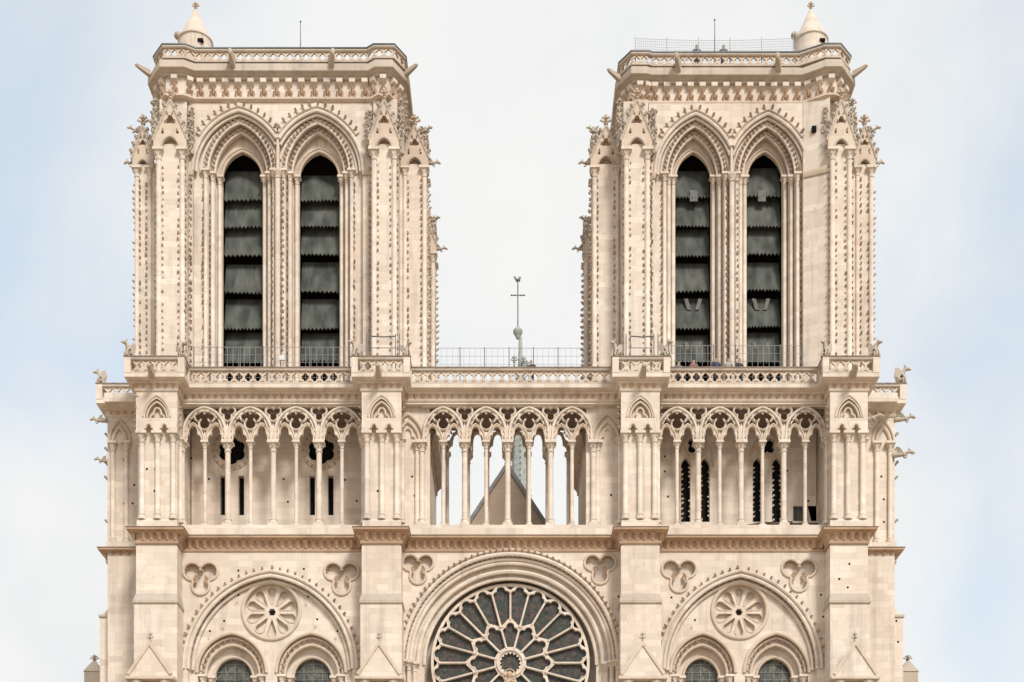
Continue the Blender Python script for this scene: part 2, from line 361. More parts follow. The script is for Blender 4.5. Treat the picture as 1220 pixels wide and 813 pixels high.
def gargoyle_mb():                          # beast reaching out along +X
    m = MB()
    m.tube([(-.15, 0, -.02), (.2, 0, .0), (.6, 0, .02), (.95, 0, .10), (1.15, 0, .19), (1.32, 0, .20), (1.5, 0, .13), (1.62, 0, .10)], [.22, .23, .19, .125, .13, .15, .09, .05], 8)
    m.tube([(1.30, 0, .08), (1.45, 0, .02), (1.58, 0, -.01)], [.07, .06, .03], 5)
    for s_ in (-1, 1):
        m.tube([(1.22, .08 * s_, .28), (1.15, .14 * s_, .40), (1.08, .17 * s_, .45)], [.05, .04, .01], 5)
        m.tube([(.75, .15 * s_, 0), (.85, .2 * s_, -.16), (1.02, .18 * s_, -.20)], [.08, .06, .05], 5)
        m.add([(.25, .16 * s_, .15), (.75, .18 * s_, .1), (.15, .34 * s_, .5), (.45, .3 * s_, .42), (.3, .2 * s_, .12), (.3, .36 * s_, .45)], [(0, 1, 3, 2), (0, 4, 5, 2), (1, 4, 5, 3)])
    return m
GARG = gargoyle_mb().mesh('gargoyle', M['grey'], 50)
def spout_mb():                             # plain stone water spout reaching out along +X
    m = MB()
    m.add([(0, -.16, -.18), (0, .16, -.18), (0, .18, .16), (0, -.18, .16), (1.0, -.09, .04), (1.0, .09, .04), (1.0, .11, .22), (1.0, -.11, .22), (.5, -.05, .12), (.5, .05, .12)],
          [(0, 1, 5, 4), (1, 2, 6, 5), (2, 3, 7, 6), (3, 0, 4, 7), (4, 5, 6, 7), (3, 2, 1, 0)])
    m.tube([(.92, 0, .13), (1.08, 0, .16), (1.18, 0, .12)], [.11, .12, .05], 6)
    return m
SPOUT = spout_mb().mesh('gargoyle', M['grey'], 40)
def chimera_mb(v=0):                        # crouching winged beast looking out along +X, seat at z = 0
    m = MB()
    m.tube([(-.22, 0, .08), (-.2, 0, .32), (-.06, 0, .62), (.08, 0, .86), (.2, 0, 1.02), (.36, 0, 1.06), (.52, 0, 1.0), (.62, 0, .97)], [.22, .26, .23, .15, .13, .15, .09, .04], 8)
    for s_ in (-1, 1):
        m.tube([(.06, .14 * s_, .62), (.2, .18 * s_, .35), (.26, .16 * s_, .04)], [.09, .075, .07], 6)
        m.tube([(-.18, .2 * s_, .22), (.08, .26 * s_, .3), (.06, .24 * s_, .04), (.22, .24 * s_, .03)], [.13, .11, .07, .05], 6)
        m.tube([(.24, .08 * s_, 1.14), (.16, .12 * s_, 1.28), (.10 + .06 * v, .12 * s_, 1.34)], [.05, .035, .01], 5)
        m.add([(-.02, .2 * s_, .75), (-.2, .22 * s_, .3), (-.52, .3 * s_, .62), (-.5, .3 * s_, 1.08), (-.2, .28 * s_, 1.02), (-.22, .17 * s_, .6)], [(0, 1, 2, 3, 4), (0, 5, 1), (1, 5, 2), (2, 5, 3), (3, 5, 4), (4, 5, 0)])
    return m
CHIM = [chimera_mb(v).mesh('chimera_statue', M['grey'], 50) for v in (0, 1)]

def column_mb(r, h, leaves=8):              # round shaft on a square base with a leafy capital, foot at the origin
    m = MB()
    m.box(-r * 1.75, r * 1.75, -r * 1.75, r * 1.75, 0, r * 1.0)
    m.lathe(0, 0, 0, [(r * 1.7, r * 1.0), (r * 1.75, r * 1.3), (r * 1.3, r * 1.8), (r * 1.25, r * 2.2), (r * 1.45, r * 2.5), (r * 1.05, r * 2.9), (r, r * 3.2),
                      (r * .94, h - r * 4.0), (r * 1.2, h - r * 3.9), (r * 1.2, h - r * 3.6), (r * .98, h - r * 3.5), (r * 1.15, h - r * 2.4), (r * 1.75, h - r * 1.1)], 12)
    m.box(-r * 2.0, r * 2.0, -r * 2.0, r * 2.0, h - r * 1.1, h - r * .35)
    m.box(-r * 1.8, r * 1.8, -r * 1.8, r * 1.8, h - r * .35, h)
    for k in range(leaves):
        a = 2 * PI * k / leaves
        crk(m, (math.cos(a) * r * 1.05, math.sin(a) * r * 1.05, h - r * 2.4), (math.cos(a), math.sin(a), 0.3), r * .85)
    return m
def shaft_mb(r, h, base=True, cap=True):    # engaged colonnette
    m = MB(); p = []
    if base: p += [(r * 1.7, 0), (r * 1.7, r * .9), (r * 1.25, r * 1.4), (r * 1.4, r * 1.9), (r, r * 2.4)]
    else: p += [(r, 0)]
    if cap: p += [(r * .97, h - r * 4.2), (r * 1.25, h - r * 4.0), (r, h - r * 3.7), (r * 1.2, h - r * 2.2), (r * 1.8, h - r * 1.0)]
    else: p += [(r, h)]
    m.lathe(0, 0, 0, p, 10)
    if cap:
        m.box(-r * 2, r * 2, -r * 2, r * 2, h - r * 1.0, h)
        for k in range(6):
            a = 2 * PI * k / 6
            crk(m, (math.cos(a) * r * 1.1, math.sin(a) * r * 1.1, h - r * 2.3), (math.cos(a), math.sin(a), 0.3), r * .8)
    return m
ROLL = lambda n, y, r: [(n + r * math.cos(a), y + r * math.sin(a)) for a in [2 * PI * k / 8 for k in range(8)]]

# ------------------------------------------------------------------ ground
g = MB(); g.box(-1500, 1500, -700, 2500, -0.3, 0.0)
go = g.build('ground', 'plaza', smooth=None); go['kind'] = 'structure'; go['label'] = 'pale stone paving of the square in front of the cathedral'

# ------------------------------------------------------------------ the cathedral: setting-out
CATH = tag(empty('cathedral'), 'pale limestone gothic cathedral front with two square bell towers and a rose window', 'cathedral')
YB, YS = -1.2, 1.8
BUT = [(X(a, YB), X(b, YB)) for a, b in ((162, 211), (431, 478), (740, 786), (989, 1034))]
XL, XR = X(128, YS), X(1066, YS)
PLAN = [(XL, 13.0), (XL, YS), (BUT[0][0], YS)]
for i, (a, b) in enumerate(BUT):
    PLAN += [(a, YB), (b, YB)]
    if i < 3: PLAN += [(b, 0.0), (BUT[i + 1][0], 0.0)]
PLAN += [(BUT[3][1], YS), (XR, YS), (XR, 13.0)]
ZA, ZG = 29.42, 37.50            # top of the cornice over the rose storey, floor of the upper gallery

# main masses
def part(name, mb, mat='stone', parent=CATH, smooth=38, kind=None): return mb.build(name, mat, parent, smooth, kind)
core = MB(); core.box(XL + .05, XR - .05, 1.65, 13, 0, 29.3)
part('front_core_wall', core)
for sgn, (bx0, bx1, xe, xw) in ((-1, (XL, BUT[0][0], X(128, YS), X(119, 2.3))), (1, (BUT[3][1], XR, X(1066, YS), X(1076, 2.3)))):
    m = MB(); m.box(bx0, bx1, YS, 12.9, ZA - .1, 37.2)
    m.box(bx0 + (0.02 if sgn < 0 else 0), bx1 - (0.02 if sgn > 0 else 0), YS + .01, 12.9, 0, ZA - .9)
    zz = Z(735, 2.3); a, b = (xw, bx1) if sgn < 0 else (bx0, xw)
    m.box(a, b, 2.3, 8, 0, zz)
    m.frustum((a, b, 2.3, 8, zz), ((xe, b, 2.3, 8, zz + .55) if sgn < 0 else (a, xe, 2.3, 8, zz + .55)))
    ws = part('side_buttress', m)
    k = MB(); lo, hi = (a - .06, b) if sgn < 0 else (a, b + .06)
    k.box(lo, hi, 2.22, 8.0, zz - .02, zz + .10); k.build('weathering_course', 'grey', ws)
    c1 = X(135, YS) if sgn < 0 else X(1044, YS); c2 = X(151, YS) if sgn < 0 else X(1060, YS)
    sm = shaft_mb(.13, Z(528, YS) - ZA - .3).mesh('colonnette', M['stone'], 40)
    for cx in (c1, c2):
        put('colonnette', sm, ws, (cx, YS - .08, ZA + .3))
    k = MB(); k.sweep(arch((c1 + c2) / 2, Z(528, YS), abs(c2 - c1) / 2, .85), ROLL(0, YS - .05, .09)); k.sweep(arch((c1 + c2) / 2, Z(528, YS), abs(c2 - c1) / 2 + .22, 1.25), ROLL(0, YS - .03, .07))
    k.build('blind_arch', 'carved', ws)
    k = MB(); k.box(bx0 - .03, bx1 + .03, YS - .28, YS + .05, ZA - .02, ZA + .3); k.build('plinth', 'stone', ws)
    k = MB(); xo = xe - .02 if sgn < 0 else xe + .02
    for zz2 in (31.0, 33.4, 34.2, 35.0, 35.8, 36.6): crk(k, (xo, YS + .3, zz2), (sgn, 0, 0), .26)
    k.build('crocket', 'grey', ws, kind='stuff')

# rose storey buttresses
for i, (a, b) in enumerate(BUT):
    m = MB(); c = (a + b) / 2; zs = Z(714, YB)
    m.box(a, b, YB, 0.9, zs, ZA - .9); m.box(a + .04, b - .04, YB + .04, 1.0, ZA - .95, ZA - .1)
    m.box(a - .05, b + .05, YB - .22, 0.8, 0, zs - .28)
    o = part('buttress', m)
    k = MB(); k.box(a - .10, b + .10, YB - .30, 0.85, zs - .28, zs - .16); k.frustum((a - .10, b + .10, YB - .30, .85, zs - .16), (a, b, YB, .85, zs + .30)); k.build('weathering_slope', 'grey', o)
    yg = -2.6; zb, za, w = Z(806, yg), Z(769, yg), 1.04
    k = MB(); k.plate([(c - w, zb), (c + w, zb), (c + w, zb + .1), (c, za), (c - w, zb + .1)], [], yg, YB - .3); k.build('gablet', 'stone', o)
    k = MB(); k.sweep([(c - w - .06, zb + .1), (c, za + .08), (c + w + .06, zb + .1)], [(-.05, yg - .07), (.10, yg - .07), (.10, yg + .1), (-.05, yg + .1)]); k.build('gablet_coping', 'carved', o)
    k = MB(); k.box(c - 1.28, c + 1.28, yg - .10, YB - .3, zb - .14, zb); k.build('gablet_cornice', 'carved', o)
    k = MB(); k.box(c - w + .22, c + w - .22, yg + .5, YB - .2, 0, zb - .16)
    for s_ in (-1, 1): k.lathe(c + s_ * (w - .3), yg + .25, zb - 4.2, [(.16, 0), (.16, 3.6), (.3, 4.04)], 8)
    k.build('niche', 'stone', o)
    put('finial', FIN, o, (c, yg + .12, za + .02), scale=(.5, .5, .72))

# cornice over the rose storey, with its carved leaves
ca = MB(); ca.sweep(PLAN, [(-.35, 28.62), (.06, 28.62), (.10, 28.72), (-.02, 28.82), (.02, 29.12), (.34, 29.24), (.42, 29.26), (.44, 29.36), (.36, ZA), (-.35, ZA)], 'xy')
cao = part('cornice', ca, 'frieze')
cl = MB(); cl.sweep(PLAN, [(.20, ZA - .005), (.455, 29.355), (.47, 29.375), (.445, 29.405), (.20, ZA + .03)], 'xy'); cl.build('weathered_lip', 'soot_and_shade', cao)
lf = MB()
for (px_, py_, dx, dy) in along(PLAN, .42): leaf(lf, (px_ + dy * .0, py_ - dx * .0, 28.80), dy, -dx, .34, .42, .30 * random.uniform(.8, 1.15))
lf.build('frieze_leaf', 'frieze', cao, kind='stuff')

def crk_arch(mb, path, y, step, size, dn=0.0, dy=-1.0):
    for (x_, z_, dx, dz) in along(path, step):
        crk(mb, (x_ - dz * dn, y, z_ + dx * dn), (-dz * .3, dy, dx * .3), size, up=(-dz, 0, dx))
def trefoil_panel(cx, cz, parent, r=.50, d=.53):
    k = MB(); k.sweep(foil(cx, cz, r - .02, d, 3, -PI / 2, 10), ROLL(0, -.02, .075), closed=True)
    k.build('trefoil_moulding', 'carved', parent)
    k = MB(); k.plate(foil(cx, cz, r + .06, d, 3, -PI / 2, 10), [], .26, .34); k.build('trefoil_panel', 'stone', parent)
    k = MB()
    for q in range(3):
        a = PI / 6 + 2 * PI * q / 3 + PI / 3 * 0; a = -PI / 2 + PI / 3 + 2 * PI * q / 3
        p = (cx + .36 * math.cos(a), cz + .36 * math.sin(a))
        for dd in (-.35, 0, .35): crk(k, (p[0] + .1 * math.cos(a + dd * 4), .10, p[1] + .1 * math.sin(a + dd * 4)), (-math.cos(a + dd), -.6, -math.sin(a + dd)), .22)
    ct = foil(cx, cz, r - .03, d, 3, -PI / 2, 10); ct.append(ct[0])
    for (x_, z_, dx, dz) in along(ct, .21):
        if z_ > cz + .25 or random.random() < .35: crk(k, (x_, .12, z_), (-dz, -.5, dx), .13)
    k.build('trefoil_foliage', 'frieze', parent, kind='stuff')
    return foil(cx, cz, r, d, 3, -PI / 2, 10)

# twin-window bays beside the rose
HOLES = MB()      # small putlog holes
def hole(px, py, Y, w=.10, h=.10): HOLES.box(X(px, Y) - w / 2, X(px, Y) + w / 2, Y - .012, Y + .03, Z(py, Y) - h / 2, Z(py, Y) + h / 2)
def window_bay(cxpx, k, x0, x1, tre, label):
    cx = X(cxpx, 0); zs = Z(797, 0)
    wall = MB()
    holes = [arch_open(cx, zs, 98 * k * S(0), 111 * S(0), 14.0, 18)]
    bay = empty('window_bay', parent=CATH); bay['label'] = label
    for (tx, ty) in tre: holes.append(trefoil_panel(X(tx, 0), Z(ty, 0), bay))
    wall.plate([(x0, 13.8), (x1, 13.8), (x1, 28.7), (x0, 28.7)], holes, 0.0, 0.5)
    wall.build('wall', 'stone', bay)
    a0, h0 = 98 * k * S(0), 111 * S(0)
    hd = MB()
    P0 = arch(cx, zs, a0, h0, 20)
    hd.sweep(P0, ROLL(.0, .0, .10)); hd.sweep(P0, ROLL(.25, -.03, .10)); hd.sweep(P0, ROLL(-.2, .25, .10))
    hd.build('hood_mould', 'stone', bay)
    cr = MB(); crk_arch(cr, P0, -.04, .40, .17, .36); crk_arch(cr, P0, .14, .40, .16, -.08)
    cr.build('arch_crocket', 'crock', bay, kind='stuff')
    # tympanum with oculus
    zo = Z(728, .35); ro = 34 * k ** .5 * S(.35); zs2 = Z(802, .35)
    xs_ = [cx - 2.16 * k, cx + 2.16 * k]
    ty_ = MB(); hs = [circle(cx, zo, ro, 40)] + [arch_open(x_, zs2, 1.84 * k, 2.10, 14.2, 14) for x_ in xs_]
    ty_.plate([(cx - a0 - .2, 14.0), (cx + a0 + .2, 14.0)] + [(cx + (a0 + .2) * math.cos(t), zs + (h0 + .25) * math.sin(t)) for t in [PI * i / 24 for i in range(1, 24)]], hs, .34, .8)
    ty_.build('tympanum', 'stone', bay)
    oc = MB(); oc.sweep(circle(cx, zo, ro, 40), ROLL(.0, .33, .11), closed=True); oc.build('oculus_ring', 'carved', bay)
    pet = []; NP = 10
    for q in range(NP):
        a = 2 * PI * q / NP + PI / NP; r1 = ro * .70; r0 = ro * .27; hw = ro * .165
        loc = [(hw * .16, r0), (hw, r1)] + [(hw * math.cos(t), r1 + hw * 1.15 * math.sin(t)) for t in [PI * i / 8 for i in range(1, 8)]] + [(-hw, r1), (-hw * .16, r0)]
        pet.append([(cx + u * math.sin(a) * 0 + (v * math.cos(a) - u * math.sin(a)), zo + (v * math.sin(a) + u * math.cos(a))) for (u, v) in loc])
    tr = MB(); tr.plate(circle(cx, zo, ro + .05, 40), pet + [foil(cx, zo, ro * .06, ro * .075, 6, 0, 4)], .56, .78); tr.build('oculus_tracery', 'stone', bay)
    tr = MB()
    for q in range(NP): 
        pp = pet[q]; tr.sweep(pp, ROLL(.0, .56, .035), closed=True)
    tr.build('oculus_moulding', 'carved', bay)
    bk = MB(); bk.plate(circle(cx, zo, ro - .02, 24), [], .73, .76); bk.build('oculus_panel', 'stone', bay)
    bk = MB(); bk.plate(circle(cx, zo, ro * .10, 12), [], .70, .728); bk.build('oculus_eye', 'void', bay)
    cr = MB(); crk_arch(cr, circle(cx, zo, ro, 40) + [(cx + ro, zo)], .40, .30, .12, -.10); cr.build('oculus_crocket', 'crock', bay, kind='stuff')
    # stepped window arches
    orders = [(.66, 1.44, 1.62), (.98, 1.02, 1.06)]
    for x_ in xs_:
        w = MB()
        w.plate([(x_ - 1.9 * k, 14.2), (x_ + 1.9 * k, 14.2), (x_ + 1.9 * k, zs2 + 1.4), (x_ + 1.1 * k, zs2 + 2.18), (x_ - 1.1 * k, zs2 + 2.18), (x_ - 1.9 * k, zs2 + 1.4)], [arch_open(x_, zs2 - .05, 1.44 * k, 1.62, 14.4, 14)], .66, .96)
        w.plate([(x_ - 1.5 * k, 14.4), (x_ + 1.5 * k, 14.4), (x_ + 1.5 * k, zs2 + 1.0), (x_ + .8 * k, zs2 + 1.68), (x_ - .8 * k, zs2 + 1.68), (x_ - 1.5 * k, zs2 + 1.0)], [arch_open(x_, zs2 - .1, 1.02 * k, 1.08, 14.6, 14)], .98, 1.30)
        o = w.build('window_arch', 'stone', bay)
        mo = MB()
        mo.sweep(arch(x_, zs2, 1.84 * k, 2.10, 14), ROLL(.06, .33, .10)); mo.sweep(arch(x_, zs2, 1.72 * k, 1.96, 14), ROLL(0, .52, .08))
        mo.sweep(arch(x_, zs2 - .05, 1.44 * k, 1.62, 14), ROLL(.04, .64, .09)); mo.sweep(arch(x_, zs2 - .1, 1.02 * k, 1.08, 14), ROLL(.05, .97, .08))
        mo.build('window_moulding', 'carved', bay)
        cr = MB(); crk_arch(cr, arch(x_, zs2 - .02, 1.58 * k, 1.80, 14), .56, .34, .17); cr.build('arch_crocket', 'crock', bay, kind='stuff')
        for s_ in (-1, 1):
            for (aa, yy) in ((1.62, .58), (1.22, .90)):
                h = zs2 - .05 - 16.0
                put('colonnette', SH12(h), bay, (x_ + s_ * aa * k, yy, 16.0))
        pm = MB()
        gx, gz = 2.04 * k / 4, .42
        pane = MB(); pane.box(-gx / 2 + .018, gx / 2 - .018, -.01, .01, -gz / 2 + .018, gz / 2 - .018); pme = pane.mesh('pane', M['glasspane'], None)
        for i in range(4):
            for j in range(7):
                zz = zs2 + 1.1 - gz * (j + .5)
                if j < 2 and i in (0, 3) and j == 0: continue
                put('pane', pme, bay, (x_ - 1.02 * k + gx * (i + .5), 1.24, zz), rot=(R(random.uniform(-2.5, 2.5)), 0, R(random.uniform(-2.5, 2.5))))
        bars = MB()
        for i in range(1, 4): bars.box(x_ - 1.02 * k + gx * i - .025, x_ - 1.02 * k + gx * i + .025, 1.20, 1.235, 16, zs2 + 1.1)
        for j in range(1, 8): bars.box(x_ - 1.05 * k, x_ + 1.05 * k, 1.19, 1.23, zs2 + 1.1 - gz * j - .02, zs2 + 1.1 - gz * j + .02)
        bars.sweep(arch(x_, zs2 - .1, .78 * k, .86, 10), ROLL(0, 1.20, .022))
        bars.build('glazing_bar', 'iron', bay, kind='stuff')
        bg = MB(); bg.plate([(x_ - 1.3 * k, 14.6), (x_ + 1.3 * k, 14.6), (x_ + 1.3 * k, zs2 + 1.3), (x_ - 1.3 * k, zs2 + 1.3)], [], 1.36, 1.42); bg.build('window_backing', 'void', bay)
    return bay
_sh = {}
def SH12(h, r=.13):
    key = (round(h, 2), r)
    if key not in _sh: _sh[key] = shaft_mb(r, h).mesh('colonnette', M['stone'], 40)
    return _sh[key]
window_bay(322, 1.0, BUT[0][1] - .1, BUT[1][0] + .1, ((239, 687), (407, 687)), 'twin-arched window bay left of the rose window')
window_bay(882.5, .93, BUT[2][1] - .1, BUT[3][0] + .1, ((809, 684), (952, 683)), 'twin-arched window bay right of the rose window')

# ------------------------------------------------------------------ rose window
RC = (X(608, 0), Z(789, 0))
rb = empty('rose_window', parent=CATH); rb['label'] = 'large round rose window with radiating stone petals and dark glass'
def round_open(r, zb): return [(RC[0] - r, zb)] + arch(RC[0], RC[1], r, r, 30) + [(RC[0] + r, zb)]
w = MB(); r0 = 128 * S(0)
hl = [round_open(r0, 14.0)]
for (tx, ty) in ((498, 676), (715, 676)): hl.append(trefoil_panel(X(tx, 0), Z(ty, 0), rb, .46, .48))
w.plate([(BUT[1][1] - .1, 13.8), (BUT[2][0] + .1, 13.8), (BUT[2][0] + .1, 28.7), (BUT[1][1] - .1, 28.7)], hl, 0.0, .24)
w.build('wall', 'stone', rb)
ORD = [(r0, 0.0), (119 * S(.32), .26), (110 * S(.6), .45), (102 * S(.86), .62)]
for j, (r_, y_) in enumerate(ORD[1:]):
    m = MB(); m.plate(round_open(ORD[j][0] + .12, 13.9), [round_open(r_, 14.1 + .2 * j)], y_, y_ + .17); m.build('arch_order', 'stone', rb)
m = MB()
for (r_, y_, rr) in ((r0 + .27, -.02, .07), (r0 + .02, -.01, .12), (r0 - .2, .16, .10), (ORD[1][0], .25, .11), (ORD[2][0], .44, .13), (ORD[3][0] + .02, .61, .10)):
    m.sweep(arch(RC[0], RC[1], r_, r_, 36), ROLL(0, y_, rr))
m.build('arch_moulding', 'stone', rb)
cr = MB(); crk_arch(cr, arch(RC[0], RC[1], r0 + .16, r0 + .16, 40), -.03, .34, .18); crk_arch(cr, arch(RC[0], RC[1], r0 - .11, r0 - .11, 40), .06, .28, .17)
cr.build('arch_crocket', 'crock', rb, kind='stuff')
for s_ in (-1, 1):
    for (aa, yy, rr) in ((r0 + .02, -.02, .14), (r0 - .3, .2, .13), (ORD[1][0] - .2, .46, .13)):
        put('colonnette', SH12(RC[1] + .1 - 15, rr), rb, (RC[0] + s_ * aa, yy, 15.0))
# tracery
YT_ = .82; sc = S(YT_) * 93 / 4.2
def pol(u, r, a): return (RCt[0] + r * math.sin(a) + u * math.cos(a), RCt[1] + r * math.cos(a) - u * math.sin(a))
RCt = (X(608, YT_), Z(790, YT_)); RO = 92 * S(YT_)
def petal(a, half, rl, rr, r1_, mw, hs, nn=16):     # outline of a pane between two mullions with a cusped head; rl, rr: foot radius at either side
    t = math.tan(half); wl = max(rl * t - mw, .03); wr = max(rr * t - mw, .03); w1 = r1_ * t - mw
    pts = [(-wl, rl), (-w1, r1_)] + [(p[0], r1_ + p[1]) for p in cusp(0, 0, w1, hs, nn)[1:-1]] + [(w1, r1_), (wr, rr)]
    return [pol(u, r, a) for u, r in pts]
holes = []
for k in range(12): holes.append(petal(2 * PI * k / 12, PI / 12, RO * .205, RO * .205, RO * .41, .05, 1.0))
for k in range(24):
    a = 2 * PI * (k + .5) / 24; near = k % 2 == 0            # alternate panes reach down between the heads of the inner petals
    holes.append(petal(a, PI / 24, RO * (.58 if near else .485), RO * (.485 if near else .58), RO * .895, .045, .80))
eyes = [[pol(u, r, 2 * PI * k / 24) for u, r in ((-RO * .062, RO * .992), (RO * .062, RO * .992), (RO * .012, RO * .950), (-RO * .012, RO * .950))] for k in range(24)]
hub = [(RCt[0] + RO * (.112 + .026 * abs(math.sin(8 * t))) * math.cos(t), RCt[1] + RO * (.112 + .026 * abs(math.sin(8 * t))) * math.sin(t)) for t in [2 * PI * i / 96 for i in range(96)]]
m = MB(); m.plate(circle(RCt[0], RCt[1], RO + .12, 72), holes + eyes + [hub], YT_, YT_ + .28)
tro = m.build('tracery', 'stone', rb)
for k in range(12):
    a = 2 * PI * (k + .5) / 12; p = pol(0, RO * .19, a); q = pol(0, RO * .47, a)
    m = MB(); m.tube([(p[0], YT_, p[1]), (q[0], YT_, q[1])], .062, 8); m.tube([(q[0], YT_ - .02, q[1]), (pol(0, RO * .50, a)[0], YT_ - .02, pol(0, RO * .50, a)[1])], .10, 8); m.build('mullion', 'stone', rb)
for k in range(24):
    a = 2 * PI * k / 24; p = pol(0, RO * (.49 if k % 2 else .56), a); q = pol(0, RO * .905, a)
    m = MB(); m.tube([(p[0], YT_, p[1]), (q[0], YT_, q[1])], .060, 8); m.tube([(q[0], YT_ - .01, q[1]), (pol(0, RO * .93, a)[0], YT_ - .01, pol(0, RO * .93, a)[1])], .095, 8); m.build('mullion', 'stone', rb)
for k in range(36):
    m = MB(); m.sweep(holes[k][1:-1], ROLL(.035 if k < 12 else .025, YT_, .042 if k < 12 else .034)); m.build('petal_moulding', 'stone', rb)
m = MB(); m.sweep(circle(RCt[0], RCt[1], RO * .168, 32), ROLL(0, YT_ - .02, .075), closed=True); m.build('hub_ring', 'stone', rb)
for k in range(36):
    m = MB(); m.plate(holes[k], [], YT_ + .17, YT_ + .19)
    cx_ = sum(p[0] for p in holes[k]) / len(holes[k]); cz_ = sum(p[1] for p in holes[k]) / len(holes[k])
    m.build('pane', 'glass', rb, None)
m = MB(); m.plate(hub, [], YT_ + .17, YT_ + .19); m.build('pane', 'glass', rb, None)
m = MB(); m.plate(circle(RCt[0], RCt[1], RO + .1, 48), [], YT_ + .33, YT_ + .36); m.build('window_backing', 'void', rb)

# ------------------------------------------------------------------ open gallery of columns
ZP = 30.05; YA = 0.25; ZC = Z(526, YA); ZT = Z(484, YA)
pl = MB()
for (a, b) in ((BUT[0][1], BUT[1][0]), (BUT[1][1], BUT[2][0]), (BUT[2][1], BUT[3][0])):
    pl.box(a - .05, b + .05, -.22, 2.4, ZA - .2, ZP - .22); pl.box(a - .05, b + .05, -.10, 2.4, ZP - .22, ZP)
part('gallery_plinth', pl)
COLN = {'thick': column_mb(.155, ZC - ZP).mesh('column', M['stone'], 40), 'thin': column_mb(.105, ZC - ZP).mesh('column', M['stone'], 40)}
def arcade(x0px, ppx, label, yoff=0.0, ends=True, wf=.45, hs=1.55):
    """four two-light arches on slender columns"""
    p = ppx * S(YA); x0 = X(x0px, YA); ya = .10 + yoff
    ar = empty('gallery_arcade', parent=CATH); ar['label'] = label
    w = wf * p / 2.45; wo = p / 4 - .015; yb = ya + .28
    rib = lambda t, y=ya: [(-t, yb), (-t, y + .06), (-t * .35, y - .03), (t * .35, y - .03), (t, y + .06), (t, yb)]
    thin = lambda t, y=ya: [(-t, yb - .05), (-t, y + .05), (0, y), (t, y + .05), (t, yb - .05)]
    zb_ = Z(500, YA); zs_ = Z(493, YA)
    m = MB(); m.box(x0 - .05, x0 + 4 * p + .05, ya + .02, yb + .02, ZT - .10, ZT + .01); m.build('tracery_head', 'stone', ar)
    for i in range(4):
        c = x0 + p * (i + .5)
        P = [(c - p / 2 + .11, ZC)] + arch(c, ZC + .42, p / 2 - .11, ZT - ZC - .53, 14) + [(c + p / 2 - .11, ZC)]
        m = MB(); m.sweep(P, rib(.10)); m.sweep(P, ROLL(-.17, ya + .04, .045)); m.build('arch_rib', 'stone', ar)
        m = MB(); m.sweep(foil(c, zb_, .325, .28, 3, -PI / 2, 9), thin(.055), closed=True); m.build('trefoil_ring', 'stone', ar)
        m = MB()
        for q in range(3):
            an = -PI / 2 + PI / 3 + 2 * PI * q / 3; crk(m, (c + .30 * math.cos(an), ya + .08, zb_ + .30 * math.sin(an)), (-math.cos(an), -.4, -math.sin(an)), .15)
        m.build('cusp_leaf', 'carved', ar, kind='stuff')
        if i:
            m = MB(); m.sweep(foil(c - p / 2, zs_, .235, .215, 3, -PI / 2, 8), thin(.05), closed=True); m.build('trefoil_ring', 'stone', ar)
            m = MB(); m.plate([(c - p / 2 - .12, ZC), (c - p / 2 + .12, ZC), (c - p / 2 + .10, ZC + .62), (c - p / 2, ZC + .95), (c - p / 2 - .10, ZC + .62)], [], ya + .03, yb - .02); m.build('springer', 'stone', ar)
        m = MB(); m.plate([(c - .10, ZC), (c + .10, ZC), (c + .05, ZC + .30), (c, ZC + .52), (c - .05, ZC + .30)], [], ya + .05, yb - .03); m.build('springer', 'stone', ar)
    for i in range(8):
        c = x0 + p * (i + .5) / 2; m = MB()
        cu = cusp(c, ZC, w, hs, 18); ho = hs * w * 1.14 + .13
        m.plate([(c - wo, ZC - .004)] + arch(c, ZC, wo, ho, 10)[1:-1] + [(c + wo, ZC - .004)] + list(reversed(cu)), [], ya + .04, yb - .02)
        m.build('sub_arch', 'stone', ar)
        m = MB(); m.sweep(arch(c, ZC, wo - .03, ho, 12), ROLL(.0, ya + .02, .05)); m.sweep(cu, ROLL(.02, ya + .03, .04)); m.build('sub_arch_moulding', 'carved', ar)
    m = MB()
    for i in range(4):
        c = x0 + p * (i + .5)
        for s_ in (-1, 1):
            for (dx, dz) in ((.82, .75), (.72, 1.1), (.28, 1.42), (.35, .95)): crk(m, (c + s_ * dx, ya, ZC + dz), (s_ * .3, -1, .3), .13)
    m.build('foliage', 'crock', ar, kind='stuff')
    for i in range(0 if ends else 1, 9 if ends else 8):
        put('column', COLN['thin' if i % 2 else 'thick'], ar, (x0 + p * i / 2, YA + yoff, ZP))
    return ar
arcade(217, 54.4, 'blind gallery arcade below the left bell tower')
arcade(502.6, 51.1, 'open see-through gallery arcade above the rose window')
arcade(781, 50.9, 'blind gallery arcade below the right bell tower')
rear = arcade(505.6, 49.6, 'rear arcade seen through the open gallery', 2.45, False, .535, 1.9); rear.location.z = .42
m = MB(); m.box(BUT[1][1], BUT[2][0], 2.42, 2.95, ZA - .2, ZP + .42); part('rear_plinth', m)

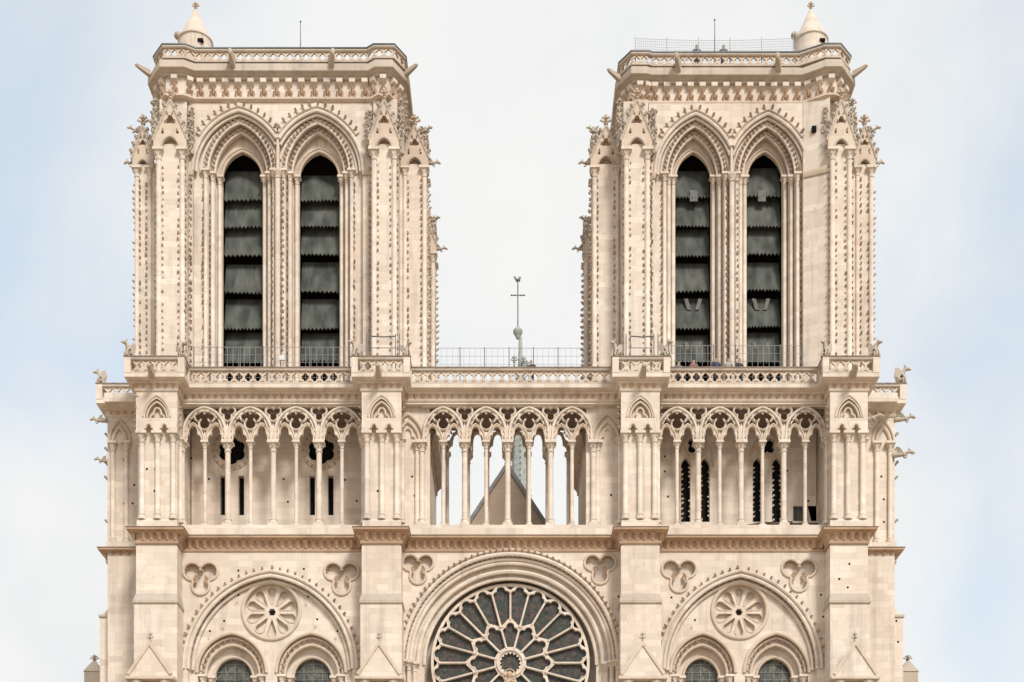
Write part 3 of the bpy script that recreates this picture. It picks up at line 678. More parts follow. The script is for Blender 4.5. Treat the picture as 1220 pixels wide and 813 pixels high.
# beams over the arcades, piers between them
bm_ = MB()
for (a, b) in ((BUT[0][1], BUT[1][0]), (BUT[1][1], BUT[2][0]), (BUT[2][1], BUT[3][0])):
    bm_.box(a - .05, b + .05, 0.0, .75, ZT - .01, 36.95)
bm_.box(BUT[1][1], BUT[2][0], 2.52, 3.0, 36.82, 36.95)
part('gallery_lintel', bm_)
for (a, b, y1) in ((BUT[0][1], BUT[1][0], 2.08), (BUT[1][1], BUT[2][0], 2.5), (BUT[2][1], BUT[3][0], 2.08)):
    m = MB(); m.box(a - .04, b + .04, .46, y1, 36.30, 37.02); part('added_shade_ceiling', m, 'soot_and_shade')  # low ceiling added behind the tracery, its dark colour painting deep shade
fl = MB(); fl.box(XL + .2, XR - .2, .5, 3.1, 37.0, ZG - .02); fl.box(XL + .2, -4.95, 3.1, 12.9, 37.0, ZG - .02); fl.box(4.35, XR - .2, 3.1, 12.9, 37.0, ZG - .02)
part('gallery_floor', fl)
for s_, xa, xb in ((-1, BUT[1][1], X(512.5, .6)), (1, X(698, .6), BUT[2][0])):
    m = MB(); m.box(xa, xb, .34, 1.3, ZP, ZT + .02)
    o = part('gallery_wall', m)
    k = MB(); cxx = xa if s_ < 0 else xb
    xe = X(486, .3) if s_ < 0 else X(724, .3)
    for rr, yy in ((.86, .28), (.62, .28)): k.sweep(arch(xe, ZC, rr, rr * 1.75, 10), ROLL(0, yy, .09))
    k.sweep(cusp(xe, ZC, .45, 1.4), ROLL(0, .30, .07))
    k.build('blind_arch', 'carved', o)
    put('colonnette', SH12(ZC - ZP, .13), o, (X(497, .3) if s_ < 0 else X(712, .3), .30, ZP))

for i, (a, b) in enumerate(BUT):
    c = (a + b) / 2; w = b - a
    m = MB(); m.box(a + .06, b - .06, -.88, 2.4, ZA - .1, 36.95)
    m.box(a + .02, b - .02, YB + .05, -.8, ZA - .1, ZA + .42); m.frustum((a + .02, b - .02, YB + .05, -.8, ZA + .42), (a + .08, b - .08, YB + .16, -.8, ZA + .6))
    o = part('gallery_pier', m)
    z0 = ZA + .58; zc = Z(513, YB); sm = SH12(zc - z0, .14)
    for dx in (-.38, 0, .38): put('colonnette', sm, o, (c + dx * w, -.98, z0))
    for s_ in (-1, 1): put('colonnette', SH12(zc - z0 - .12, .10), o, (c + s_ * (w / 2 - .0), -.45, z0))
    hb = MB(); bot = []
    for s_ in (-1, 1): bot += cusp(c + s_ * .19 * w, zc, .22, 1.2, 12)
    hz = Z(497, YB)
    hb.plate([(a + .0, zc)] + bot + [(b, zc), (b, 36.92), (a, 36.92)], [arch_open(c, hz, .62, 1.0, hz - .05, 10)], YB, -.84)
    hb.build('pier_head', 'stone', o)
    k = MB(); k.sweep(arch(c, hz, .72, 1.16, 12), ROLL(0, YB, .055)); k.sweep(arch(c, hz, .54, .84, 12), ROLL(0, YB + .10, .06)); k.sweep(cusp(c, hz, .38, 1.3), ROLL(0, YB + .2, .06)); k.build('blind_arch', 'carved', o)
    k = MB()
    for s_ in (-1, 1): k.sweep(cusp(c + s_ * .19 * w, zc, .25, 1.2, 12), ROLL(.02, YB, .05))
    k.build('small_arch', 'carved', o)
    k = MB()
    for zz in (zc + .15, zc + .5, zc + .85, zc + 1.2):
        for s_ in (-1, 1): crk(k, (c + s_ * w / 2, YB + .25, zz), (s_, -.3, 0), .20)
    k.build('crocket', 'crock', o, kind='stuff')

# back walls of the galleries, with slits (left) and lancets (right)
YW = 2.1
def back_wall(x0, x1, holes, label):
    m = MB(); m.plate([(x0, ZP - .1), (x1, ZP - .1), (x1, 36.95), (x0, 36.95)], holes, YW, YW + .35)
    o = m.build('gallery_back_wall', 'stone', CATH); o['label'] = label
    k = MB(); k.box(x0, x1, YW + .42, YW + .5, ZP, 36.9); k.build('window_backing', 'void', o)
    return o
hs = []; circ = []
for px in (276.5, 383):
    cx = X(px, YW); cz = Z(537, YW); circ.append((cx, cz)); hs.append(foil(cx, cz, .40, .44, 6, PI / 6, 8))
    for dx in (-11, 11): hs.append([(cx + (dx - 3.3) * S(YW), Z(614, YW)), (cx + (dx + 3.3) * S(YW), Z(614, YW)), (cx + (dx + 3.3) * S(YW), Z(567, YW)), (cx + (dx - 3.3) * S(YW), Z(567, YW))])
o = back_wall(BUT[0][1], BUT[1][0], hs, 'plain wall with two round windows and four narrow slits')
for (cx, cz) in circ:
    k = MB(); k.sweep(circle(cx, cz, 1.02, 32), ROLL(0, YW, .08), closed=True); k.sweep(circle(cx, cz, .90, 32), ROLL(0, YW, .07), closed=True)
    k.sweep(foil(cx, cz, .40, .44, 6, PI / 6, 8), ROLL(.03, YW, .05), closed=True); k.build('round_window_ring', 'carved', o)
    k = MB(); crk_arch(k, circle(cx, cz, 1.08, 32) + [(cx + 1.08, cz)], YW, .36, .14); k.build('crocket', 'crock', o, kind='stuff')
hs = []; lan = []
for px in (828.5, 914):
    cx = X(px, YW); cz = Z(531, YW)
    hs.append(foil(cx, cz, .23, .26, 4, PI / 4, 8))
    for dx in (-11.5, 11.5):
        l = arch_open(cx + dx * S(YW), Z(556, YW), 5.6 * S(YW), .5, Z(622, YW), 8); hs.append(l); lan.append((cx + dx * S(YW)))
hs += [[(X(a, YW), Z(621, YW)), (X(b, YW), Z(621, YW)), (X(b, YW), Z(603, YW)), (X(a, YW), Z(603, YW))] for a, b in ((945, 957), (962, 981))]
o = back_wall(BUT[2][1], BUT[3][0], hs, 'wall with paired lancet windows and a small dark window')
for px in (828.5, 914):
    cx = X(px, YW); cz = Z(531, YW)
    k = MB(); k.sweep(circle(cx, cz, .62, 28), ROLL(0, YW, .07), closed=True); k.sweep(arch(cx, Z(556, YW), 1.02, 1.9, 12), ROLL(0, YW, .08)); k.build('window_moulding', 'carved', o)
for x_ in lan:
    k = MB(); k.sweep(arch(x_, Z(556, YW), .34, .62, 8), ROLL(0, YW, .06)); k.build('lancet_moulding', 'carved', o)
    k = MB()
    for s_ in (-1, 1): crk_col(k, x_ + s_ * .27, YW + .1, Z(620, YW), Z(556, YW), (-s_, -.2, 0), .13, .27)
    k.build('lancet_crocket', 'carved', o, kind='stuff')
k = MB()
for (a, b) in ((945, 957), (962, 981)):
    xa, xb = X(a, YW), X(b, YW); za, zb = Z(621, YW), Z(603, YW)
    for q in range(3): xx = xa + (xb - xa) * q / 2; k.box(xx - .03, xx + .03, YW + .12, YW + .18, za, zb)
    k.box(xa, xb, YW + .13, YW + .17, zb - .06, zb); k.box(xa, xb, YW + .13, YW + .17, za, za + .06)
k.build('small_window_frame', 'timber', o, kind='stuff')
for (a, b) in ((945, 957), (962, 981)):
    k = MB(); k.box(X(a, YW), X(b, YW), YW + .20, YW + .22, Z(621, YW), Z(603, YW)); k.build('pane', 'glasspane', o)
k = MB(); k.box(X(944, YW), X(983, YW), YW - .12, YW + .02, Z(622, YW) - .1, Z(622, YW)); k.build('window_sill', 'stone', o)

# lower tower blocks behind the gallery
for s_, xa, xb in ((-1, BUT[0][0], -4.8), (1, 4.2, BUT[3][1])):
    m = MB(); m.box(xa, xb, YW + .52, 12.8, 20, 36.98); o = part('tower_base', m)

# ------------------------------------------------------------------ upper cornice and balustrade
def cornice_b(path, name='upper_cornice'):
    m = MB(); m.sweep(path, [(-.3, 36.74), (.05, 36.74), (.09, 36.82), (.06, 36.88), (.09, 37.06), (.20, 37.10), (.22, 37.16), (.26, 37.18), (.46, 37.25), (.50, 37.29), (.50, ZG - .02), (.45, ZG), (-.3, ZG)], 'xy')
    o = m.build(name, 'stone', CATH)
    l = MB()
    for (px_, py_, dx, dy) in along(path, .40): leaf(l, (px_ + dy * .02, py_ - dx * .02, 36.83), dy, -dx, .30, .29, .20 * random.uniform(.8, 1.15))
    l.build('frieze_leaf', 'frieze', o, kind='stuff')
    return o
def panel_mesh(w, h):
    m = MB(); m.plate([(-w / 2, 0), (w / 2, 0), (w / 2, h), (-w / 2, h)], [foil(0, h / 2, w * .205, w * .20, 4, 0, 6, 1.0, min(1.15, h / w * .98)), [(-w * .46, h * .80), (-w * .46, h * .95), (-w * .24, h * .95)], [(w * .46, h * .80), (w * .24, h * .95), (w * .46, h * .95)],
            [(-w * .46, h * .20), (-w * .24, h * .05), (-w * .46, h * .05)], [(w * .46, h * .20), (w * .46, h * .05), (w * .24, h * .05)]], -.06, .06)
    return m.mesh('balustrade_panel', M['carved'], None)
PAN = panel_mesh(.5, .60)
def balustrade(parent, path, z0, h=.86, step=.5, posts=True, panmesh=PAN, ph=.60, cap=True, capmat='soot_and_shade'):
    m = MB(); m.sweep(path, [(-.13, z0), (.13, z0), (.13, z0 + .10), (-.13, z0 + .10)], 'xy')
    m.sweep(path, [(-.12, z0 + .10 + ph), (.12, z0 + .10 + ph), (.16, z0 + .15 + ph), (.16, z0 + h - .02), (-.16, z0 + h - .02), (-.16, z0 + .15 + ph)], 'xy')
    o = m.build('balustrade_rail', 'weather', parent)
    if cap:
        c = MB(); c.sweep(path, [(-.18, z0 + h - .02), (.19, z0 + h - .02), (.19, z0 + h + .045), (-.18, z0 + h + .045)], 'xy'); c.build('lead_cap', capmat, parent)
    for a, b in zip(path[:-1], path[1:]):
        l = math.hypot(b[0] - a[0], b[1] - a[1])
        if l < .35: continue
        n = max(1, round(l / step)); an = math.atan2(b[1] - a[1], b[0] - a[0])
        if a[1] > 6 and b[1] > 6: continue
        for i in range(n):
            t = (i + .5) / n; y_ = a[1] + (b[1] - a[1]) * t
            if y_ > 9: continue
            put('balustrade_panel', panmesh, parent, (a[0] + (b[0] - a[0]) * t, y_, z0 + .10), rot=(0, 0, an), scale=(l / n / step, 1, 1))
    if posts:
        pm = MB(); pm.box(-.17, .17, -.17, .17, 0, h + .02); pm = pm.mesh('balustrade_post', M['stone'], None)
        for p in path[1:-1]: put('balustrade_post', pm, parent, (p[0], p[1], z0 + .002))
cb = cornice_b(PLAN)
balustrade(cb, offset_path(PLAN, .33), ZG)
for pth in ([(-4.8, 3.2), (-4.8, 12.8)], [(4.2, 12.8), (4.2, 3.2)]):
    o = cornice_b(pth, 'inner_cornice'); balustrade(o, offset_path(pth, .33), ZG, posts=False)
for i, (a, b) in enumerate(BUT):      # water spouts under the pier heads, beasts at the corners
    put('gargoyle', SPOUT, cb, ((a + b) / 2 + (-.1 if i < 2 else .1), YB - .42, 37.38), rot=(0, 0, -PI / 2), scale=(.75, 1, 1))
for x_, y_, z_, an, s_ in ((XL - .1, YS - .1, 36.5, PI * 1.0, .62), (XL, YS + .1, 34.35, PI * 1.05, .55), (XR + .1, YS, 36.6, -.15, .75), (XR - .1, YS - .1, 34.6, -.1, .85),
                           (BUT[0][0] + .2, YB - .4, 36.3, PI * 1.1, .3), (BUT[3][1], YB + 1.0, 35.7, -.25, .8)):
    put('gargoyle', GARG, cb, (x_, y_, z_), rot=(0, 0, an), scale=(s_ * .85, s_ * .85, s_ * .85))

# ------------------------------------------------------------------ bell towers
YM, YBAY, YSEC = 1.2, 2.1, 2.8
ZCAP, ZSTR, ZTOP = 51.3, 54.45, 56.0
def gable_unit(parent, x0, x1, y, zc, zap, dirs=1, deep=1.2, dot=True):
    """pinnacled gable over a pair of capitals"""
    c = (x0 + x1) / 2; w = (x1 - x0) / 2
    m = MB(); hw = w * .52
    m.plate([(x0 - .06, zc), (c - hw, zc)] + arch(c, zc, hw, hw * 1.35, 8)[1:-1] + [(c + hw, zc), (x1 + .06, zc), (x1 + .06, zc + .45), (c, zap), (x0 - .06, zc + .45)], [foil(c, zc + (zap - zc) * .60, w * .17, w * .16, 3, PI / 2, 5)] + [circle(c + s_ * w * .48, zc + (zap - zc) * .33, w * .10, 6) for s_ in (-1, 1)], y, y + .32)
    m.plate([(x0 + .04, zc - .1), (x1 - .04, zc - .1), (x1 - .04, zc + .45), (c, zap - .35), (x0 + .04, zc + .45)], [], y + .34, y + deep)
    o = m.build('gable', 'carved', parent)
    k = MB()
    for s_ in (-1, 1):
        e = (c + s_ * (w + .10), zc + .40)
        P = [e, (c, zap + .06)] if s_ < 0 else [(c, zap + .06), e]
        k.sweep(P, ROLL(.02, y + .02, .075))
        for t in (.12, .34, .56, .78): crk(k, (e[0] + (c - e[0]) * t, y + .05, e[1] + (zap - e[1]) * t), (s_ * .9, -.35, .45), .34)
        for t in (.2, .45, .7): crk(k, (c + s_ * (w * .55) * (1 - t), y, zc + .55 + (zap - zc - .7) * t), (s_ * .2, -1, .3), .13)
    k.sweep(arch(c, zc, hw + .04, hw * 1.42, 8), ROLL(0, y, .06)); k.sweep(arch(c, zc, hw * .6, hw * .8, 6), ROLL(0, y + .3, .05))
    k.build('gable_crocket', 'grey', parent, kind='stuff')
    put('finial', FINP, parent, (c, y + .12, zap - .05), scale=(.95, .95, .80))
def pinnacle(parent, x, y, z, h, r=.22):
    m = MB(); m.lathe(x, y, z, [(r, 0), (r, h * .35), (r * 1.25, h * .37), (r * 1.2, h * .42), (r * .85, h * .45), (r * .15, h * .95)], 8, PI / 8)
    for j in range(4):
        for q in range(4):
            a = PI / 4 + PI / 2 * q; t = .5 + .11 * j; rr = r * .85 * (1 - (t - .45) / .55) + .02
            crk(m, (x + rr * math.cos(a), y + rr * math.sin(a), z + h * t), (math.cos(a), math.sin(a), .3), .17)
    m.build('pinnacle', 'grey', parent)
    put('finial', FIN, parent, (x, y, z + h * .88), scale=(.7, .7, .55))
def tower(label, mL, sL, mR, sR, wins, k, slab, railpx, diag, dz, louv, spouts, turret, ay=0):
    XM = [(X(a, YM), X(b, YM)) for a, b in (mL, mR)]; XS = [(X(a, YSEC), X(b, YSEC)) for a, b in (sL, sR)]
    zst, zt = ZSTR + dz, ZTOP + dz
    bl, br = XM[0][1] - .05, XM[1][0] + .05
    xl, xr = XM[0][0] + .12, XM[1][1] - .12
    b = MB()      # side and back walls, the top
    b.box(xl, xl + 1.2, YBAY + .8, 12.4, ZG - .1, zst); b.box(xr - 1.2, xr, YBAY + .8, 12.4, ZG - .1, zst); b.box(xl + 1.2, xr - 1.2, 11.4, 12.4, ZG - .1, zst)
    tw = b.build('bell_tower', 'stone', CATH); tw['label'] = label
    # bay wall with two stepped openings
    cs = [X(p, YBAY + 1.08) for p in wins]; s0 = S(YBAY) * k
    zsp = Z(203 + ay, YBAY); half = (cs[1] - cs[0]) / 2
    def clampx(P, c, lim=.07):
        s_ = 1 if c == cs[0] else -1
        return [((min(p[0], c + half - lim) if s_ > 0 else max(p[0], c - half + lim)), p[1]) for p in P]
    def inside(P, c, lim=.05):
        return [p for p in P if (p[0] - c) * (1 if c == cs[0] else -1) < half - lim]
    A0, H0 = 55 * s0, 71 * S(YBAY)
    m = MB()
    m.plate([(bl, ZG - .1), (br, ZG - .1), (br, zst + .02), (bl, zst + .02)], [clampx(arch_open(c, zsp, A0, H0, ZG + .02, 18), c) for c in cs], YBAY, YBAY + .34)
    m.build('bay_wall', 'stone', tw)
    cr = MB()
    for c in cs:
        hm = MB()
        hm.sweep(inside(arch(c, zsp, A0, H0, 22), c), ROLL(.0, YBAY, .10)); hm.sweep(inside(arch(c, zsp, A0 - .16, H0 - .16, 22), c), ROLL(.0, YBAY + .14, .09))
        Q = inside([p for p in arch(c, zsp, A0 + .26, H0 + .28, 26) if p[1] > zsp + 1.9], c, .0)
        hm.sweep(Q, [(-.13, YBAY - .05), (-.08, YBAY - .11), (.10, YBAY - .11), (.15, YBAY - .05), (.15, YBAY + .05), (-.13, YBAY + .05)]); crk_arch(cr, Q, YBAY - .10, .42, .20, .0)
        hm.build('hood_mould', 'stone', tw)
    cr.build('hood_crocket', 'crock', tw, kind='stuff')
    ords = [(y_, a_ * k, (sp_ - ap_) * S(y_), Z(sp_, y_) - zsp) for y_, a_, sp_, ap_ in ((YBAY + .36, 38.0, 205 + ay, 146 + ay), (YBAY + .72, 31.2, 209 + ay, 158.5 + ay), (YBAY + 1.08, 24.0, 213, 181))]
    cro = MB(); xo0, xo1 = cs[0] - A0 - .1, cs[1] + A0 + .1
    for j, (y_, apx, h_, dzs) in enumerate(ords):
        a_ = apx * S(y_); zs = zsp + dzs
        m = MB(); m.plate([(max(xo0, bl + .05), ZG - .08), (min(xo1, br - .05), ZG - .08), (min(xo1, br - .05), zsp + H0 + .1 - .3 * j), (max(xo0, bl + .05), zsp + H0 + .1 - .3 * j)], [arch_open(c, zs, a_, h_, ZG + .03, 16) for c in cs], y_, y_ + .30)
        m.build('arch_order', 'stone', tw)
        for c in cs:
            m = MB(); m.sweep(arch(c, zs, a_, h_, 18), ROLL(.02, y_, .085)); m.sweep(inside(arch(c, zs, a_ + .16, h_ + .18, 18), c), ROLL(.0, y_ - .03, .06))
            if j == 0: m.sweep(inside(arch(c, zsp, 47 * s0, 64.5 * S(YBAY), 20), c), ROLL(.0, y_ - .02, .09)); m.sweep(inside(arch(c, zsp, 42.5 * s0, 60.5 * S(YBAY), 20), c), ROLL(.0, y_ - .02, .05))
            m.build('arch_moulding', 'stone' if j < 2 else 'carved', tw)
            if j < 2: crk_arch(cro, inside(arch(c, zs, a_ + .08, h_ + .09, 18), c), y_ - .10, .27, .15)
            for s_ in (-1, 1):
                xx = c + s_ * (a_ + .13)
                put('colonnette', SH12(zs - ZG + .05, .115), tw, (xx, y_ - .06, ZG))
                if j < 2: crk_col(cro, xx + s_ * .16, y_ - .05, ZG + .5, zs - .6, (-s_ * .2, -1, .1), .135)
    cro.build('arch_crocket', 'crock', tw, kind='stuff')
    # capital band on the piers
    for (xa, xb) in ((bl, cs[0] - A0 + .05), (cs[1] + A0 - .05, br)):
        cb_ = MB(); cb_.sweep([(xa, YBAY), (xb, YBAY)], [(-.05, zsp - .30), (.07, zsp - .30), (.14, zsp - .15), (.14, zsp), (-.05, zsp)], 'xy'); cb_.build('capital_band', 'carved', tw)
    xa, xb = (cs[0] + cs[1]) / 2 - .1, (cs[0] + cs[1]) / 2 + .1
    cb_ = MB(); cb_.box(xa - .12, xb + .12, YBAY - .16, YBAY + .05, zsp - .17, zsp + .01); cb_.build('capital_band', 'carved', tw)
    m = MB(); m.lathe((xa + xb) / 2, YBAY - .02, ZG, [(.15, 0), (.15, zsp - ZG - .5), (.2, zsp - ZG - .48), (.16, zsp - ZG - .42), (.26, zsp - ZG - .14)], 10); m.build('colonnette', 'stone', tw)
    cr = MB()
    for (x_, d) in ((bl + .16, 0), (br - .16, 0), ((xa + xb) / 2 - .30, 0), ((xa + xb) / 2 + .30, 0)): crk_col(cr, x_, YBAY - .01, ZG + .4, zsp - .4, (0, -1, .1), .14)
    cr.build('wall_crocket', 'crock', tw, kind='stuff')
    # louvres
    y_l = YBAY + 1.40
    for wi, wpx in enumerate(wins):
        c = X(wpx, YBAY + 1.08); hw = 24.0 * k * S(YBAY + 1.08) - .03
        for li, py in enumerate(louv):
            zb = Z(py + random.uniform(-1.2, 1.2), y_l); n = random.choice((9, 10, 11)); hgt = 2.0 + random.uniform(-.15, .1); tl = random.uniform(-.04, .04)
            v = []; f = []
            for i in range(2 * n + 1):
                xx = c - hw + 2 * hw * i / (2 * n); dz_ = (random.uniform(-.03, .03) if i % 2 else .15) + tl * (xx - c); v.append((xx, y_l + dz_ * .62 / hgt, zb + dz_))
            for i in range(2 * n + 1):
                xx = c - hw + 2 * hw * i / (2 * n); v.append((xx, y_l + .62, zb + hgt))
            N = 2 * n + 1
            f = [(i, i + 1, N + i + 1, N + i) for i in range(N - 1)]
            v2 = [(p[0], p[1] + .05, p[2] - .03) for p in v]; f2 = [tuple(j + 2 * N for j in reversed(q)) for q in f]
            side = [(i, i + 1, i + 1 + 2 * N, i + 2 * N) for i in range(N - 1)]
            m = MB(); m.add(v + v2, f + f2 + side); m.build('louvre', 'louvre', tw, None)
    for wpx in wins:
        c = X(wpx, YBAY + 1.08)
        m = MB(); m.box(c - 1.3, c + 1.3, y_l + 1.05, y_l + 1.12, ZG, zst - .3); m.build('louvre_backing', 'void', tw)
        if k < 1:
            for py, kind in ((360, 'v'), (412, 'v'), (233, 's')):
                m = MB(); zz = Z(py, y_l); sg = 1 if wpx == wins[0] else -1; ox = .08 * sg
                if kind == 's': m.box(c + ox - .22, c + ox + .22, y_l + .02, y_l + .08, zz - .32, zz + .32)
                else:
                    for s_ in (-1, 1): m.plate([(c + ox + s_ * .12, zz - .28), (c + ox + s_ * .34, zz - .28 + .02), (c + ox + s_ * .52, zz + .36), (c + ox + s_ * .30, zz + .36)], [], y_l + .30, y_l + .38)
                m.build('timber_brace', 'timber', tw)
    # corner buttresses with colonnettes, crockets and gables
    for (x0, x1) in XM:
        u = MB(); u.box(x0 + .10, x1 - .10, YM + .16, YBAY + 1.4, ZG - .05, ZCAP + .3); u.box(x0 + .02, x1 - .02, YM + .30, YBAY + 1.2, ZG - .04, ZCAP); u.box(x0 + .1, x1 - .1, YM + .72, YBAY + 1.3, ZCAP + .2, zst)
        u.box(x0 - .05, x1 + .05, YM, YBAY + .5, ZG - .03, ZG + .55); u.build('corner_buttress', 'stone', tw)
        for xx in (x0 + .20, x1 - .20): put('colonnette', SH12(ZCAP - ZG - .5, .15), tw, (xx, YM + .16, ZG + .5))
        cr = MB()
        for xx in (x0 + .02, x1 - .02, x0 + .42, x1 - .42): crk_col(cr, xx, YM + .18, ZG + .9, ZCAP - .7, (0.0, -1, .1), .13)
        sg = -1 if x0 < (xl + xr) / 2 else 1
        crk_col(cr, (x1 if sg < 0 else x0), YM + .7, ZG + .9, ZCAP - .7, (-sg, -.5, .1), .13)
        cr.build('buttress_crocket', 'crock', tw, kind='stuff')
        cl_ = MB()
        for q in range(26):
            sx = random.choice((-1, 1)); zz = ZCAP - .1 + 2.5 * random.random(); ex = (x0 if sx < 0 else x1) + sx * .16 * random.random()
            crk(cl_, (ex, YM + .25 + .7 * random.random(), zz), (sx, -.6 + random.uniform(-.5, .3), .4), .22 + .14 * random.random())
        cl_.build('foliage', 'grey', tw, kind='stuff')
        gable_unit(tw, x0, x1, YM, ZCAP, ZCAP + 2.55)
        for xx in (x0 - .12, x1 + .12): pinnacle(tw, xx, YM + .75, ZCAP + .1, 2.9 if (xx < x0) == (sg < 0) else 2.2, .19)
    for si, (x0, x1) in enumerate(XS):
        sg = -1 if si == 0 else 1
        for yy in (YSEC, 11.2):
            xin = xl + .3 if sg < 0 else xr - .3
            u = MB(); a_, b_ = (x0, xin) if sg < 0 else (xin, x1)
            u.box(a_ + (.08 if sg < 0 else 0), b_ - (.08 if sg > 0 else 0), yy + .14, yy + 1.5, ZG - .05, ZCAP + .2); u.box(a_ - (.04 if sg < 0 else 0), b_ + (.04 if sg > 0 else 0), yy, yy + 1.6, ZG - .03, ZG + .5)
            u.build('side_buttress', 'stone', tw)
            xo = x0 + .17 if sg < 0 else x1 - .17
            put('colonnette', SH12(ZCAP - ZG - .5, .14), tw, (xo, yy + .14, ZG + .5)); put('colonnette', SH12(ZCAP - ZG - .5, .14), tw, (xo, yy + 1.4, ZG + .5))
            xi = x1 - .15 if sg < 0 else x0 + .15
            put('colonnette', SH12(ZCAP - ZG - .5, .12), tw, (xi, yy + .14, ZG + .5))
            cr = MB()
            for xx in (x0 + .34, x1 - .34): crk_col(cr, xx, yy + .12, ZG + .8, ZCAP - .7, (0, -1, .1), .13)
            xe = x0 if sg < 0 else x1
            crk_col(cr, xe + sg * .0, yy + .35, ZG + .8, ZCAP - .7, (sg, -.1, .1), .15); crk_col(cr, xe, yy + 1.15, ZG + .8, ZCAP - .7, (sg, 0, .1), .15)
            cr.build('buttress_crocket', 'crock', tw, kind='stuff')
            gable_unit(tw, x0, x1, yy, ZCAP, ZCAP + 2.2, deep=1.3)
            pinnacle(tw, xe - sg * .15, yy + 1.0, ZCAP + .1, 2.5, .2)
            put('gargoyle', GARG, tw, (xe - sg * .1, yy + .5, ZCAP + .5), rot=(0, 0, 0.15 if sg > 0 else PI - .15), scale=(.52, .52, .52))
            put('gargoyle', GARG, tw, (xe - sg * .4, yy + .2, ZCAP + 2.0), rot=(0, 0, -.5 if sg > 0 else PI + .5), scale=(.5, .5, .5))
    if diag:
        (pa, ya), (pb, yb) = diag
        m = MB(); m.prism([(X(pa, ya), ya), (X(pb, yb), yb), (X(pb, yb) + .2, YBAY + .6), (X(pa, ya), YBAY + .3)], ZG - .06, zst + .01); m.build('stair_wall', 'stone', tw)
        m = MB(); m.sweep([(X(pa, ya), ya), (X(pb, yb), yb)], [(-.1, zsp - .3), (.07, zsp - .3), (.14, zsp - .14), (.14, zsp), (-.1, zsp)], 'xy'); m.build('capital_band', 'carved', tw)
    # head of the tower: corbel table, cornice slab, pierced parapet
    out = [(X(p, y), y) for p, y in slab]
    out = [(out[0][0], 13.2)] + out + [(out[-1][0], 13.2)]
    wall = offset_path(out, -.48)
    m = MB(); m.prism(wall, zst - .02, zt + .05); m.build('tower_head', 'stone', tw)
    m = MB(); m.sweep(wall, [(-.2, zst - .06), (.04, zst - .06), (.15, zst + .04), (.15, zst + .14), (.04, zst + .18), (-.2, zst + .18)], 'xy'); m.build('string_course', 'carved', tw)
    m = MB(); m.sweep(wall, [(-.2, zt - .42), (.12, zt - .42), (.17, zt - .36), (.17, zt - .31), (.26, zt - .28), (.31, zt - .22), (.43, zt - .21), (.48, zt - .17), (.48, zt + .18), (.38, zt + .30), (-.2, zt + .32)], 'xy'); m.build('tower_cornice', 'weather', tw)
    cm = MB(); cm.add([(-.17, 0, .51), (.17, 0, .51), (.17, -.26, .51), (-.17, -.26, .51), (-.17, 0, .16), (.17, 0, .16), (.17, -.26, .30), (-.17, -.26, .30)], [(0, 1, 2, 3), (4, 5, 1, 0), (3, 2, 6, 7), (7, 6, 5, 4), (0, 3, 7, 4), (2, 1, 5, 6)])
    lm = MB(); leaf(lm, (0, 0, .06), 0, -1, .20, .36, .26); leaf(lm, (-.13, 0, -.08), 0, -1, .15, .26, .20); leaf(lm, (.13, 0, -.08), 0, -1, .15, .26, .20)
    cme = cm.mesh('corbel', M['stone'], None); lme = lm.mesh('corbel_leaf', M['frieze'], None)
    for a_, b_ in zip(wall[:-1], wall[1:]):
        l = math.hypot(b_[0] - a_[0], b_[1] - a_[1]); n = max(1, round(l / .68)); an = math.atan2(b_[1] - a_[1], b_[0] - a_[0])
        nx, ny = (b_[1] - a_[1]) / l, -(b_[0] - a_[0]) / l
        for i in range(n):
            t = (i + .5) / n; xx, yy = a_[0] + (b_[0] - a_[0]) * t, a_[1] + (b_[1] - a_[1]) * t
            if yy > 6: continue
            put('corbel', cme, tw, (xx, yy, zt - .935), rot=(0, 0, an))
            put('corbel_leaf', lme, tw, (xx + nx * .01, yy + ny * .01, zt - 1.26), rot=(0, 0, an))
    rail = [(X(p, y) , y + .12) for p, y in railpx]; rail = [(rail[0][0], 13.0)] + rail + [(rail[-1][0], 13.0)]
    balustrade(tw, rail, zt + .32, h=.72, step=.46, posts=False, panmesh=PANT, ph=.46, capmat='lead')
    for px in spouts:
        put('gargoyle', SPOUT, tw, (X(px, 1.4), rail[4][1] - .1, zt + .22), rot=(0, .12, -PI / 2 + (.25 if px < 610 and px > 300 else -.25 if px > 800 else 0)), scale=(.62, 1.0, 1.7))
    for sg, q in ((-1, 1), (1, -2)):
        p0 = out[q]; put('gargoyle', SPOUT, tw, (p0[0] - sg * .2, p0[1] - .3, zt + .2), rot=(0, -.12, (PI + .55) if sg < 0 else -.55), scale=(.72, .8, .8))
        p1 = wall[q]; 
        for zz in (zst + .25, zst - .5, zst - 1.2): 
            m = MB(); crk(m, (p1[0] + sg * .05, p1[1] + .15, zz), (sg, -.3, .1), .34); m.build('crocket', 'grey', tw)
    # stair turret with a stone cone
    tx, ty_ = X(turret, 4.0), 4.0; r_ = .93
    m = MB(); m.lathe(tx, ty_, zt + .2, [(r_, 0), (r_, Z(38.5, 3.05) - zt - .2), (r_ * 1.07, Z(37, 3.05) - zt - .2), (r_ * 1.07, Z(35.5, 3.05) - zt - .2), (r_ * .98, Z(35, 3.05) - zt - .2), (.10, Z(13, 4) - zt - .2)], 28); m.build('stair_turret', 'stone', tw)
    put('finial', FINP, tw, (tx, ty_, Z(14, 4)), scale=(.62, .62, .55))
    m = MB(); m.box(tx + .32, tx + .62, ty_ - r_ - .0, ty_ - r_ + .4, Z(53.5, 3.4), Z(50.5, 3.4)); m.build('turret_window', 'void', tw)
    m = MB(); m.ball((tx - r_ - .02, ty_ - .2, Z(38, 3.5)), .24, 8, 6, 1, 1, .9); m.build('carved_head', 'grey', tw)
